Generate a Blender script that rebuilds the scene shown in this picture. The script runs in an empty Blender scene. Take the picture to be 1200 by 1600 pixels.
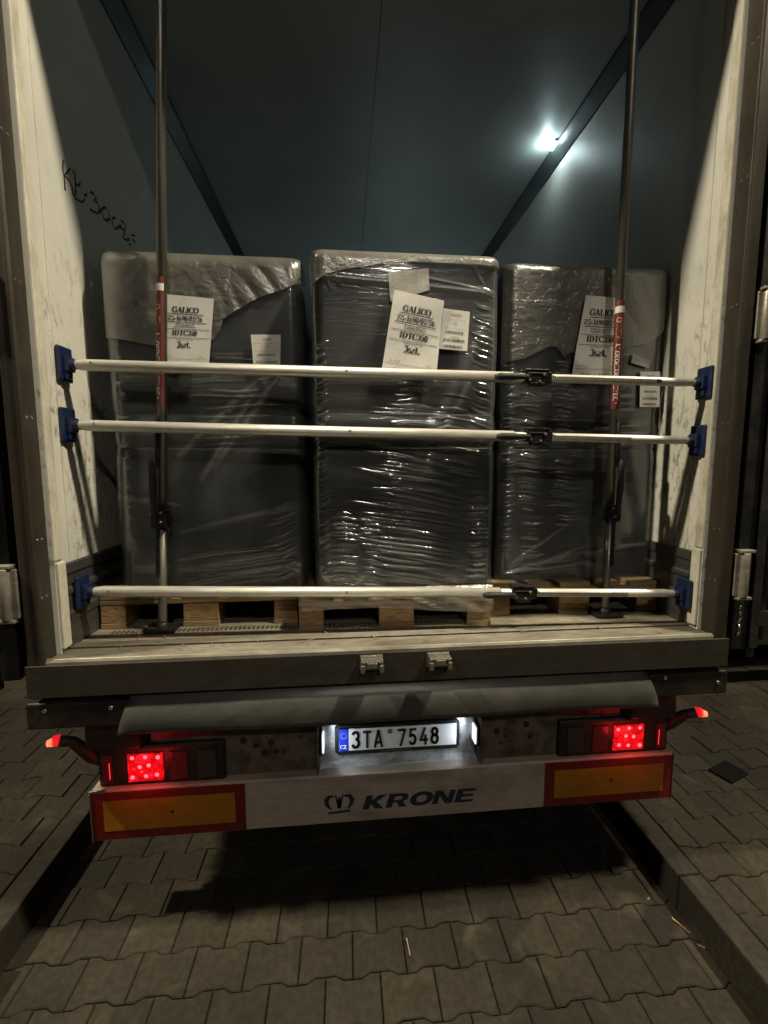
import bpy, bmesh, math, random
import numpy as np
from mathutils import Vector, Matrix
random.seed(7); rng = np.random.RandomState(5)
D = bpy.data; SC = bpy.context.scene; COL = SC.collection

# ------------------------------------------------------------------ camera
cam_d = D.cameras.new('camera'); cam = D.objects.new('camera', cam_d); COL.objects.link(cam)
YAW, PITCH, ROLL = 0.0921, -0.1056, -0.0016
cy_, sy_ = math.cos(YAW), math.sin(YAW)
fw = Vector((sy_*math.cos(PITCH), cy_*math.cos(PITCH), math.sin(PITCH)))
r0 = Vector((cy_, -sy_, 0)); u0 = r0.cross(fw)
rr = math.cos(ROLL)*r0 + math.sin(ROLL)*u0; uu = -math.sin(ROLL)*r0 + math.cos(ROLL)*u0
m = Matrix((rr, uu, -fw)).transposed().to_4x4(); m.translation = Vector((-.2118, -1.5392, 1.8685))
cam.matrix_world = m
cam_d.sensor_fit = 'VERTICAL'; cam_d.sensor_height = 36; cam_d.lens = 36*678.8/1600
cam_d.clip_start = .05; cam_d.clip_end = 600
SC.camera = cam

# ------------------------------------------------------------------ world and lamps
w = D.worlds.new('World'); SC.world = w; w.use_nodes = True
bg = w.node_tree.nodes['Background']
sky = w.node_tree.nodes.new('ShaderNodeTexSky'); sky.sky_type = 'NISHITA'; sky.sun_disc = False
sky.sun_elevation = math.radians(-6); sky.sun_rotation = math.radians(160)
mixw = w.node_tree.nodes.new('ShaderNodeMixRGB'); mixw.inputs[0].default_value = .85
mixw.inputs[2].default_value = (.05, .045, .035, 1)
w.node_tree.links.new(sky.outputs[0], mixw.inputs[1]); w.node_tree.links.new(mixw.outputs[0], bg.inputs[0])
bg.inputs[1].default_value = .07
def lamp(name, loc, power, col, size=.1, kind='POINT', rot=None, spot=None):
    l = D.lights.new(name, kind); l.energy = power; l.color = col
    if kind in ('POINT', 'SPOT'): l.shadow_soft_size = size
    if kind == 'SPOT': l.spot_size = spot; l.spot_blend = .6
    if kind == 'AREA': l.size = size
    o = D.objects.new(name, l); COL.objects.link(o); o.location = loc
    if rot: o.rotation_euler = rot
    return o
lamp('yard_lamp_left', (-5.4, -.85, 8.0), 3300, (1, .88, .64), .16)
lamp('yard_lamp_right', (3.7, -1.35, 8.6), 3900, (1, .88, .64), .22)
lamp('yard_lamp_far', (1.6, -14, 11.5), 1650, (1, .91, .76), .25)
SC.view_settings.view_transform = 'Standard'; SC.view_settings.look = 'None'
SC.view_settings.exposure = 0; SC.view_settings.gamma = 1
SC.render.resolution_x = 768; SC.render.resolution_y = 1024
SC.cycles.use_denoising = True; SC.cycles.max_bounces = 8; SC.cycles.transparent_max_bounces = 16
SC.cycles.sample_clamp_indirect = 3; SC.cycles.caustics_reflective = False; SC.cycles.caustics_refractive = False

# ------------------------------------------------------------------ materials
def newmat(name):
    m = D.materials.new(name); m.use_nodes = True; nt = m.node_tree
    return m, nt, nt.nodes['Principled BSDF']
def setp(b, color=None, rough=None, metal=None, spec=None):
    if color is not None: b.inputs['Base Color'].default_value = (*color, 1)
    if rough is not None: b.inputs['Roughness'].default_value = rough
    if metal is not None: b.inputs['Metallic'].default_value = metal
    if spec is not None: b.inputs['Specular IOR Level'].default_value = spec
def noise(nt, scale, detail=4, dist=0, vec=None, stretch=None):
    n = nt.nodes.new('ShaderNodeTexNoise'); n.inputs['Scale'].default_value = scale
    n.inputs['Detail'].default_value = detail; n.inputs['Distortion'].default_value = dist
    tc = nt.nodes.new('ShaderNodeTexCoord'); src = tc.outputs['Object']
    if stretch:
        mp = nt.nodes.new('ShaderNodeMapping'); mp.inputs['Scale'].default_value = stretch
        nt.links.new(src, mp.inputs[0]); src = mp.outputs[0]
    nt.links.new(src, n.inputs['Vector']); return n
def ramp(nt, fac, stops):
    r = nt.nodes.new('ShaderNodeValToRGB'); cr = r.color_ramp
    while len(cr.elements) < len(stops): cr.elements.new(.5)
    for e, (p, c) in zip(cr.elements, stops):
        e.position = p; e.color = (*c, 1) if len(c) == 3 else c
    nt.links.new(fac, r.inputs[0]); return r
def mixc(nt, a, b, fac, mode='MIX'):
    mx = nt.nodes.new('ShaderNodeMixRGB'); mx.blend_type = mode
    for k, v in ((1, a), (2, b), (0, fac)):
        if hasattr(v, 'links'): nt.links.new(v, mx.inputs[k])
        elif k == 0: mx.inputs[0].default_value = v
        else: mx.inputs[k].default_value = (*v, 1)
    return mx.outputs[0]
def bump(nt, b, h, strength, dist=.01):
    bp = nt.nodes.new('ShaderNodeBump'); bp.inputs['Strength'].default_value = strength
    bp.inputs['Distance'].default_value = dist
    nt.links.new(h, bp.inputs['Height']); nt.links.new(bp.outputs[0], b.inputs['Normal']); return bp
def dirty(name, col, rough=.5, metal=0, dirt=(.04, .03, .02), amt=.5, scale=6, stretch=None, var=.25, bmp=.15, bscale=60, spec=.5, r2=None):
    """paint or metal with grime patches, tone variation and fine grain"""
    m, nt, b = newmat(name); setp(b, rough=rough, metal=metal, spec=spec)
    n1 = noise(nt, scale, 8, .4, stretch=stretch); n2 = noise(nt, scale*7, 6, .2, stretch=stretch)
    tone = ramp(nt, n2.outputs['Fac'], [(.3, tuple(c*(1-var) for c in col)), (.7, tuple(min(1, c*(1+var)) for c in col))])
    f = ramp(nt, n1.outputs['Fac'], [(.45, (0, 0, 0)), (.72, (amt,)*3)])
    c = mixc(nt, tone.outputs[0], dirt, f.outputs[0])
    nt.links.new(c, b.inputs['Base Color'])
    rr_ = ramp(nt, n1.outputs['Fac'], [(.3, (rough*.8,)*3), (.7, (min(1, (r2 or rough*1.3)),)*3)])
    nt.links.new(rr_.outputs[0], b.inputs['Roughness'])
    n3 = noise(nt, bscale, 4, stretch=stretch)
    if bmp: bump(nt, b, n3.outputs['Fac'], bmp, .004)
    return m
def plain(name, col, rough=.5, metal=0, spec=.5):
    m, nt, b = newmat(name); setp(b, col, rough, metal, spec); return m
def emit(name, col, s, base=None, rough=.2):
    m, nt, b = newmat(name); setp(b, base or col, rough)
    b.inputs['Emission Color'].default_value = (*col, 1); b.inputs['Emission Strength'].default_value = s; return m
M = {}
# white glass-fibre wall with scuffs and black rubbing marks
def wallmat():
    m, nt, b = newmat('white_panel'); setp(b, rough=.5)
    n1 = noise(nt, 2.2, 6, .5); n2 = noise(nt, 26, 8, .6, stretch=(1, 1.8, .7)); n3 = noise(nt, 5, 4, .3); n4 = noise(nt, 60, 5, 1.5, stretch=(1, .35, 2.2))
    c0 = ramp(nt, n1.outputs['Fac'], [(.3, (.50, .50, .46)), (.7, (.60, .59, .54))]).outputs[0]
    f2 = ramp(nt, n2.outputs['Fac'], [(.51, (0, 0, 0)), (.64, (.95,)*3)]).outputs[0]
    f3 = ramp(nt, n3.outputs['Fac'], [(.38, (0, 0, 0)), (.58, (.9,)*3)]).outputs[0]
    f = mixc(nt, f2, f3, 1, 'MULTIPLY')
    gp = nt.nodes.new('ShaderNodeNewGeometry'); sx = nt.nodes.new('ShaderNodeSeparateXYZ'); nt.links.new(gp.outputs['Position'], sx.inputs[0])
    mr = nt.nodes.new('ShaderNodeMapRange'); mr.inputs[1].default_value = 2.8; mr.inputs[2].default_value = 2.1; mr.inputs[3].default_value = .12; mr.inputs[4].default_value = .9
    nt.links.new(sx.outputs[2], mr.inputs[0])
    f = mixc(nt, f, mr.outputs[0], 1, 'MULTIPLY'); f3 = mixc(nt, f3, mr.outputs[0], 1, 'MULTIPLY')
    c1 = mixc(nt, c0, (.14, .12, .09), f)
    f4 = ramp(nt, n4.outputs['Fac'], [(.60, (0, 0, 0)), (.70, (.65,)*3)]).outputs[0]
    c2 = mixc(nt, c1, (.09, .08, .07), mixc(nt, f4, f3, 1, 'MULTIPLY'))
    nt.links.new(c2, b.inputs['Base Color'])
    bump(nt, b, n1.outputs['Fac'], .25, .02); return m
M['wall'] = wallmat()
def ceilmat():
    m, nt, b = newmat('ceiling_panel'); setp(b, rough=.46, spec=.5)
    n1 = noise(nt, 1.6, 5, .4)
    nt.links.new(ramp(nt, n1.outputs['Fac'], [(.3, (.30, .32, .31)), (.7, (.38, .40, .38))]).outputs[0], b.inputs['Base Color'])
    n2 = noise(nt, .9, 3); bump(nt, b, n2.outputs['Fac'], .4, .05); return m
M['ceil'] = ceilmat()
M['steel'] = dirty('stainless_steel', (.060, .053, .043), .40, .6, (.07, .05, .035), .6, 4, (1, 1, .25), .2, .2, 90)
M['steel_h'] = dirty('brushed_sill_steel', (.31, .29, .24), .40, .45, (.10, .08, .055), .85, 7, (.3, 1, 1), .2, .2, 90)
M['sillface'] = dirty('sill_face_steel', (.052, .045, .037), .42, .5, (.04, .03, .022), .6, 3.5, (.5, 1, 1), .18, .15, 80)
M['sealw'] = dirty('pale_seal_strip', (.52, .50, .42), .55, 0, (.16, .13, .09), .6, 16, (1, 1, .35), .12, .3, 50)
M['kick'] = dirty('aluminium_kick_plate', (.15, .15, .145), .42, .8, (.05, .045, .04), .6, 5, (1, .4, 1.6), .2, .2, 60)
M['floor'] = dirty('worn_plywood_floor', (.21, .185, .14), .6, .0, (.05, .038, .025), .85, 8, (.35, 2.2, 1), .3, .5, 45)
M['cove'] = dirty('cove_profile', (.055, .065, .065), .35, .2, (.02, .02, .02), .5, 4, None, .2, .1)
M['black'] = dirty('black_paint', (.007, .0065, .006), .5, 0, (.02, .015, .01), .5, 7, None, .3, .3, 40)
M['brownblk'] = dirty('brown_black_beam', (.010, .006, .005), .45, 0, (.04, .03, .02), .5, 6, None, .3, .3, 50)
M['rubber'] = dirty('black_rubber', (.008, .008, .008), .6, 0, (.03, .027, .02), .35, 9, None, .2, .4, 60)
M['flap'] = dirty('grey_rubber_flap', (.060, .060, .056), .30, 0, (.055, .05, .04), .45, 3, (.5, 1, 1), .25, .25, 22, r2=.45)
M['alcove'] = dirty('alcove_sheet', (.42, .44, .44), .35, .3, (.05, .04, .03), .8, 9, None, .2, .3, 50)
M['framepl'] = dirty('dirty_frame_plate', (.12, .10, .078), .5, .1, (.015, .012, .01), .95, 13, None, .3, .4, 50)
M['bumper'] = dirty('white_bumper_paint', (.36, .315, .265), .42, 0, (.13, .095, .065), .75, 6, (.5, 1, 1.6), .12, .15, 50)
M['navy'] = plain('navy_print', (.012, .018, .035), .45)
M['refl_r'] = dirty('red_reflective', (.135, .006, .005), .38, 0, (.06, .006, .005), .4, 6, None, .15, .05, 100)
M['refl_y'] = dirty('yellow_reflective', (.32, .145, .008), .36, 0, (.14, .065, .006), .5, 5, (.6, 1, 1), .12, .08, 120)
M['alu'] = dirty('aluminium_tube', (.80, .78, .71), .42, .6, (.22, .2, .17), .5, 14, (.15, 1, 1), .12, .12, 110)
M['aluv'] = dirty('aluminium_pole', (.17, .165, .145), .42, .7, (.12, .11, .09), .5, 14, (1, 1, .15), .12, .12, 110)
M['clamp'] = dirty('oily_black_steel', (.016, .016, .018), .28, .4, (.06, .055, .05), .4, 40, None, .3, .3, 80)
M['zinc'] = dirty('zinc_plated_steel', (.42, .40, .36), .3, .9, (.1, .08, .05), .5, 30, None, .2, .3, 90)
M['blue'] = dirty('blue_plastic_foot', (.005, .013, .058), .42, 0, (.008, .012, .025), .6, 18, None, .25, .2, 60)
M['sticker'] = dirty('red_sticker', (.12, .014, .014), .45, 0, (.08, .02, .02), .4, 20, None, .15, .05)
M['white'] = plain('white_print', (.7, .68, .62), .5)
M['yellowp'] = plain('yellow_print', (.55, .30, .05), .5)
M['ink'] = plain('black_ink', (.015, .015, .016), .6)
M['greyink'] = plain('grey_ink', (.10, .10, .10), .6)
M['marker'] = plain('marker_ink', (.012, .016, .022), .5)
M['paper'] = dirty('white_paper', (.74, .73, .70), .6, 0, (.55, .53, .48), .4, 9, None, .05, .25, 14)
M['tape'] = dirty('greyish_label', (.40, .39, .36), .35, 0, (.2, .2, .19), .6, 20, None, .2, .3, 20)
M['platew'] = plain('plate_white', (.74, .75, .76), .35)
M['plateb'] = plain('plate_blue', (.01, .035, .45), .35)
M['platek'] = plain('plate_black', (.012, .012, .014), .3)
M['bin'] = dirty('anthracite_plastic', (.028, .031, .034), .45, 0, (.018, .018, .019), .5, 3, None, .2, .15, 150)
def woodmat(name, a, bb, stretch):
    m, nt, b = newmat(name); setp(b, rough=.75)
    n1 = noise(nt, 9, 8, .8, stretch=stretch); n2 = noise(nt, 3, 4)
    c = ramp(nt, n1.outputs['Fac'], [(.3, a), (.65, bb)]).outputs[0]
    c = mixc(nt, c, (.12, .08, .045), ramp(nt, n2.outputs['Fac'], [(.5, (0,)*3), (.75, (.6,)*3)]).outputs[0])
    nt.links.new(c, b.inputs['Base Color']); bump(nt, b, n1.outputs['Fac'], .5, .004); return m
M['wood'] = woodmat('pallet_wood', (.17, .108, .054), (.33, .235, .13), (.5, 6, 6))
M['woodend'] = woodmat('pallet_block_wood', (.17, .10, .046), (.33, .21, .10), (3, 1, 9))
def concmat(name, a, b2, bmpv=.5):
    m, nt, b = newmat(name); setp(b, rough=.8, spec=.3)
    at = nt.nodes.new('ShaderNodeAttribute'); at.attribute_name = 'tone'
    n1 = noise(nt, 2.2, 8, .6); n2 = noise(nt, 40, 6); n3 = noise(nt, 230, 3)
    c = ramp(nt, n1.outputs['Fac'], [(.3, a), (.7, b2)]).outputs[0]
    c = mixc(nt, c, ramp(nt, n2.outputs['Fac'], [(.35, (.62,)*3), (.65, (1, 1, 1))]).outputs[0], 1, 'MULTIPLY')
    c = mixc(nt, c, at.outputs['Color'], 1, 'MULTIPLY')
    n4 = noise(nt, .9, 6, 1.2); n5 = noise(nt, 5.5, 7, .8)
    c = mixc(nt, c, ramp(nt, n4.outputs['Fac'], [(.36, (.50, .48, .46)), (.60, (1, 1, 1))]).outputs[0], 1, 'MULTIPLY')
    c = mixc(nt, c, (.068, .058, .038), ramp(nt, n5.outputs['Fac'], [(.58, (0,)*3), (.78, (.55,)*3)]).outputs[0])
    nt.links.new(c, b.inputs['Base Color']); bump(nt, b, n3.outputs['Fac'], bmpv, .003); return m
M['paver'] = concmat('concrete_paver', (.024, .0200, .0126), (.040, .0335, .0218))
M['kerb'] = concmat('concrete_kerb', (.026, .022, .015), (.038, .033, .023))
M['sand'] = dirty('joint_sand', (.024, .0205, .0135), .95, 0, (.03, .026, .017), .6, 8, None, .3, .6, 90)
M['far'] = dirty('distant_yard', (.020, .017, .012), .9, 0, (.012, .010, .008), .6, .5, None, .3, .3, 30)
M['tail'] = None
def ledmat(name, col, strength, dots=30):
    m, nt, b = newmat(name); setp(b, (.35, .01, .01), .12)
    tc = nt.nodes.new('ShaderNodeTexCoord'); v = nt.nodes.new('ShaderNodeTexVoronoi'); v.inputs['Scale'].default_value = dots
    v.inputs['Randomness'].default_value = .9
    nt.links.new(tc.outputs['Object'], v.inputs['Vector'])
    n = noise(nt, 60, 3, 1)
    s = ramp(nt, v.outputs['Distance'], [(.0, (7, 7, 7)), (.10, (1.5,)*3), (.38, (.9,)*3), (.75, (.4,)*3)])
    s2 = mixc(nt, s.outputs[0], ramp(nt, n.outputs['Fac'], [(.38, (.25,)*3), (.60, (1.3,)*3)]).outputs[0], 1, 'MULTIPLY')
    c = ramp(nt, v.outputs['Distance'], [(0, (1, .6, .6)), (.08, (1, .08, .1)), (.2, col)])
    nt.links.new(c.outputs[0], b.inputs['Emission Color'])
    mu = nt.nodes.new('ShaderNodeMath'); mu.operation = 'MULTIPLY'; mu.inputs[1].default_value = strength
    nt.links.new(s2, mu.inputs[0]); nt.links.new(mu.outputs[0], b.inputs['Emission Strength'])
    bump(nt, b, v.outputs['Distance'], .3, .01); return m
M['led'] = ledmat('lit_red_led_lens', (1, .004, .014), .72)
M['ledpt'] = emit('led_point_glow', (1, .12, .15), 2.2)
M['lensdim'] = emit('dim_red_lens', (1, .03, .04), .012, (.05, .008, .008), .2)
M['lensline'] = emit('lit_red_strip', (1, .04, .05), 1.0)
M['lensclear'] = plain('smoky_lens', (.035, .03, .026), .15)
M['markred'] = emit('lit_marker_red', (1, .02, .03), .7)
M['markhot'] = emit('lit_marker_core', (1, .13, .06), 2.3)
M['coolglare'] = emit('cool_glare_glow', (.80, .95, 1), 9)  # glow that stands in for the glare on the ceiling
M['platelamp'] = emit('plate_lamp_lens', (.85, .93, 1), 1.1)

def filmmat(name, milk0, milk1, gloss, rough, bscale, bstr, stretch, tint=(.50, .53, .54)):
    """clear stretch film: mostly see-through, milky where it is layered or creased, with a glossy skin"""
    m = D.materials.new(name); m.use_nodes = True; nt = m.node_tree; nt.nodes.clear()
    out = nt.nodes.new('ShaderNodeOutputMaterial'); tr = nt.nodes.new('ShaderNodeBsdfTransparent')
    di = nt.nodes.new('ShaderNodeBsdfDiffuse'); di.inputs[0].default_value = (*tint, 1)
    gl = nt.nodes.new('ShaderNodeBsdfGlossy'); gl.inputs['Color'].default_value = (.87, .90, .91, 1); gl.inputs['Roughness'].default_value = rough
    n1 = noise(nt, 3.2, 8, 1.2, stretch=(1, 1, .8)); n2 = noise(nt, bscale, 5, .8, stretch=stretch); n3 = noise(nt, 9, 5, 1.8, stretch=(.6, .6, 1.7))
    at = nt.nodes.new('ShaderNodeAttribute'); at.attribute_name = 'crease'
    bp = nt.nodes.new('ShaderNodeBump'); bp.inputs['Strength'].default_value = bstr; bp.inputs['Distance'].default_value = .006
    sm = nt.nodes.new('ShaderNodeMath'); sm.operation = 'MULTIPLY_ADD'; sm.inputs[1].default_value = .8
    nt.links.new(n3.outputs['Fac'], sm.inputs[0]); nt.links.new(n2.outputs['Fac'], sm.inputs[2])
    nt.links.new(sm.outputs[0], bp.inputs['Height'])
    nt.links.new(bp.outputs[0], gl.inputs['Normal']); nt.links.new(bp.outputs[0], di.inputs['Normal'])
    f = ramp(nt, n1.outputs['Fac'], [(.32, (milk0,)*3), (.68, (milk1,)*3)])
    ad = nt.nodes.new('ShaderNodeMath'); ad.operation = 'ADD'; ad.use_clamp = True
    nt.links.new(f.outputs[0], ad.inputs[0]); nt.links.new(at.outputs['Fac'], ad.inputs[1])
    m1 = nt.nodes.new('ShaderNodeMixShader'); nt.links.new(ad.outputs[0], m1.inputs[0])
    nt.links.new(tr.outputs[0], m1.inputs[1]); nt.links.new(di.outputs[0], m1.inputs[2])
    lw = nt.nodes.new('ShaderNodeLayerWeight'); lw.inputs[0].default_value = .35; nt.links.new(bp.outputs[0], lw.inputs['Normal'])
    g = nt.nodes.new('ShaderNodeMath'); g.operation = 'MULTIPLY_ADD'; g.inputs[1].default_value = .45; g.inputs[2].default_value = gloss
    nt.links.new(lw.outputs['Fresnel'], g.inputs[0])
    m2 = nt.nodes.new('ShaderNodeMixShader'); nt.links.new(g.outputs[0], m2.inputs[0])
    nt.links.new(m1.outputs[0], m2.inputs[1]); nt.links.new(gl.outputs[0], m2.inputs[2])
    nt.links.new(m2.outputs[0], out.inputs[0]); return m
M['film'] = filmmat('stretch_film', .02, .13, .10, .13, 24, .22, (.25, .25, 2.2))
M['cap'] = filmmat('milky_cover_sheet', .36, .66, .08, .28, 26, .7, (1, 1, 1), (.24, .23, .20))
M['filmthin'] = filmmat('thin_film_skirt', .16, .42, .10, .25, 60, .6, (.4, .4, 2), (.55, .50, .42))

# ------------------------------------------------------------------ object helpers
def link(name, me, mat=None, parent=None, mats=None):
    o = D.objects.new(name, me); COL.objects.link(o)
    if mats:
        for x in mats: me.materials.append(x)
    elif mat: me.materials.append(mat)
    if parent: o.parent = parent
    return o
def thing(name, label, cat, loc=(0, 0, 0), rot=(0, 0, 0), group=None):
    o = D.objects.new(name, None); COL.objects.link(o); o.location = loc; o.rotation_euler = rot
    o.empty_display_size = .1; tag(o, label, cat, group); return o
def tag(o, label, cat, group=None):
    o['label'] = label; o['category'] = cat
    if group: o['group'] = group
def dup(root, loc, rot=None, label=None, swap=None):
    r = root.copy(); COL.objects.link(r); r.location = loc
    if rot: r.rotation_euler = rot
    if label: r['label'] = label
    for ch in list(root.children):
        c = ch.copy(); COL.objects.link(c); c.parent = r
        for g in list(ch.children):
            d = g.copy(); COL.objects.link(d); d.parent = c
    return r
class MB:
    """collects shapes for ONE mesh"""
    def __init__(s): s.bm = bmesh.new()
    def box(s, x0, x1, y0, y1, z0, z1, mi=0):
        v = [s.bm.verts.new(p) for p in ((x0,y0,z0),(x1,y0,z0),(x1,y1,z0),(x0,y1,z0),(x0,y0,z1),(x1,y0,z1),(x1,y1,z1),(x0,y1,z1))]
        for q in ((0,3,2,1),(4,5,6,7),(0,1,5,4),(1,2,6,5),(2,3,7,6),(3,0,4,7)):
            s.bm.faces.new([v[i] for i in q]).material_index = mi
        return s
    def obox(s, c, ax, hx, ay, hy, az, hz):
        c = Vector(c); ax = Vector(ax).normalized()*hx; ay = Vector(ay).normalized()*hy; az = Vector(az).normalized()*hz
        v = [s.bm.verts.new(c+i*ax+j*ay+k*az) for i, j, k in ((-1,-1,-1),(1,-1,-1),(1,1,-1),(-1,1,-1),(-1,-1,1),(1,-1,1),(1,1,1),(-1,1,1))]
        for q in ((0,3,2,1),(4,5,6,7),(0,1,5,4),(1,2,6,5),(2,3,7,6),(3,0,4,7)): s.bm.faces.new([v[i] for i in q])
        return s
    def tube(s, pts, rad, n=20, caps=True):
        pts = [Vector(p) for p in pts]; rads = rad if isinstance(rad, (list, tuple)) else [rad]*len(pts)
        rings = []; up = None
        for i, p in enumerate(pts):
            d = (pts[min(i+1, len(pts)-1)]-pts[max(i-1, 0)]).normalized()
            if up is None: up = d.orthogonal().normalized()
            up = (up-d*up.dot(d)).normalized(); sd = d.cross(up)
            rings.append([s.bm.verts.new(p+rads[i]*(math.cos(t)*up+math.sin(t)*sd)) for t in [2*math.pi*k/n for k in range(n)]])
        for a, b in zip(rings, rings[1:]):
            for k in range(n):
                f = s.bm.faces.new((a[k], a[(k+1) % n], b[(k+1) % n], b[k])); f.smooth = True
        if caps: s.bm.faces.new(rings[0][::-1]); s.bm.faces.new(rings[-1])
        return s
    def prism(s, poly, axis, a, b):
        """closed polygon (2D) extruded along axis from a to b"""
        def P(p, t): return {'X': (t, p[0], p[1]), 'Y': (p[0], t, p[1]), 'Z': (p[0], p[1], t)}[axis]
        A = [s.bm.verts.new(P(p, a)) for p in poly]; B = [s.bm.verts.new(P(p, b)) for p in poly]
        s.bm.faces.new(A); s.bm.faces.new(B[::-1]); n = len(poly)
        for i in range(n): s.bm.faces.new((A[i], B[i], B[(i+1) % n], A[(i+1) % n]))
        return s
    def build(s, name, mat, parent=None, bevel=0, seg=2, mats=None, smooth=False):
        bmesh.ops.recalc_face_normals(s.bm, faces=s.bm.faces)
        if bevel:
            es = [e for e in s.bm.edges if len(e.link_faces) == 2 and e.calc_face_angle(0) > .6]
            bmesh.ops.bevel(s.bm, geom=es, offset=bevel, segments=seg, affect='EDGES', profile=.5, clamp_overlap=True)
        me = D.meshes.new(name); s.bm.to_mesh(me); s.bm.free()
        if smooth:
            for p in me.polygons: p.use_smooth = True
        return link(name, me, mat, parent, mats)
def box(name, x0, x1, y0, y1, z0, z1, mat, parent=None, bevel=.003):
    return MB().box(x0, x1, y0, y1, z0, z1).build(name, mat, parent, bevel)
def raw(name, V, F, mat, parent=None, smooth=False, crease=None):
    me = D.meshes.new(name); me.from_pydata([tuple(map(float, v)) for v in V], [], F); me.update()
    if smooth:
        me.polygons.foreach_set('use_smooth', [True]*len(me.polygons))
    if crease is not None:
        a = me.attributes.new('crease', 'FLOAT', 'POINT'); a.data.foreach_set('value', np.asarray(crease, dtype=np.float32).ravel())
    return link(name, me, mat, parent)
def plate(name, P2, fn, depthdir, mat, parent):
    pass

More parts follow.
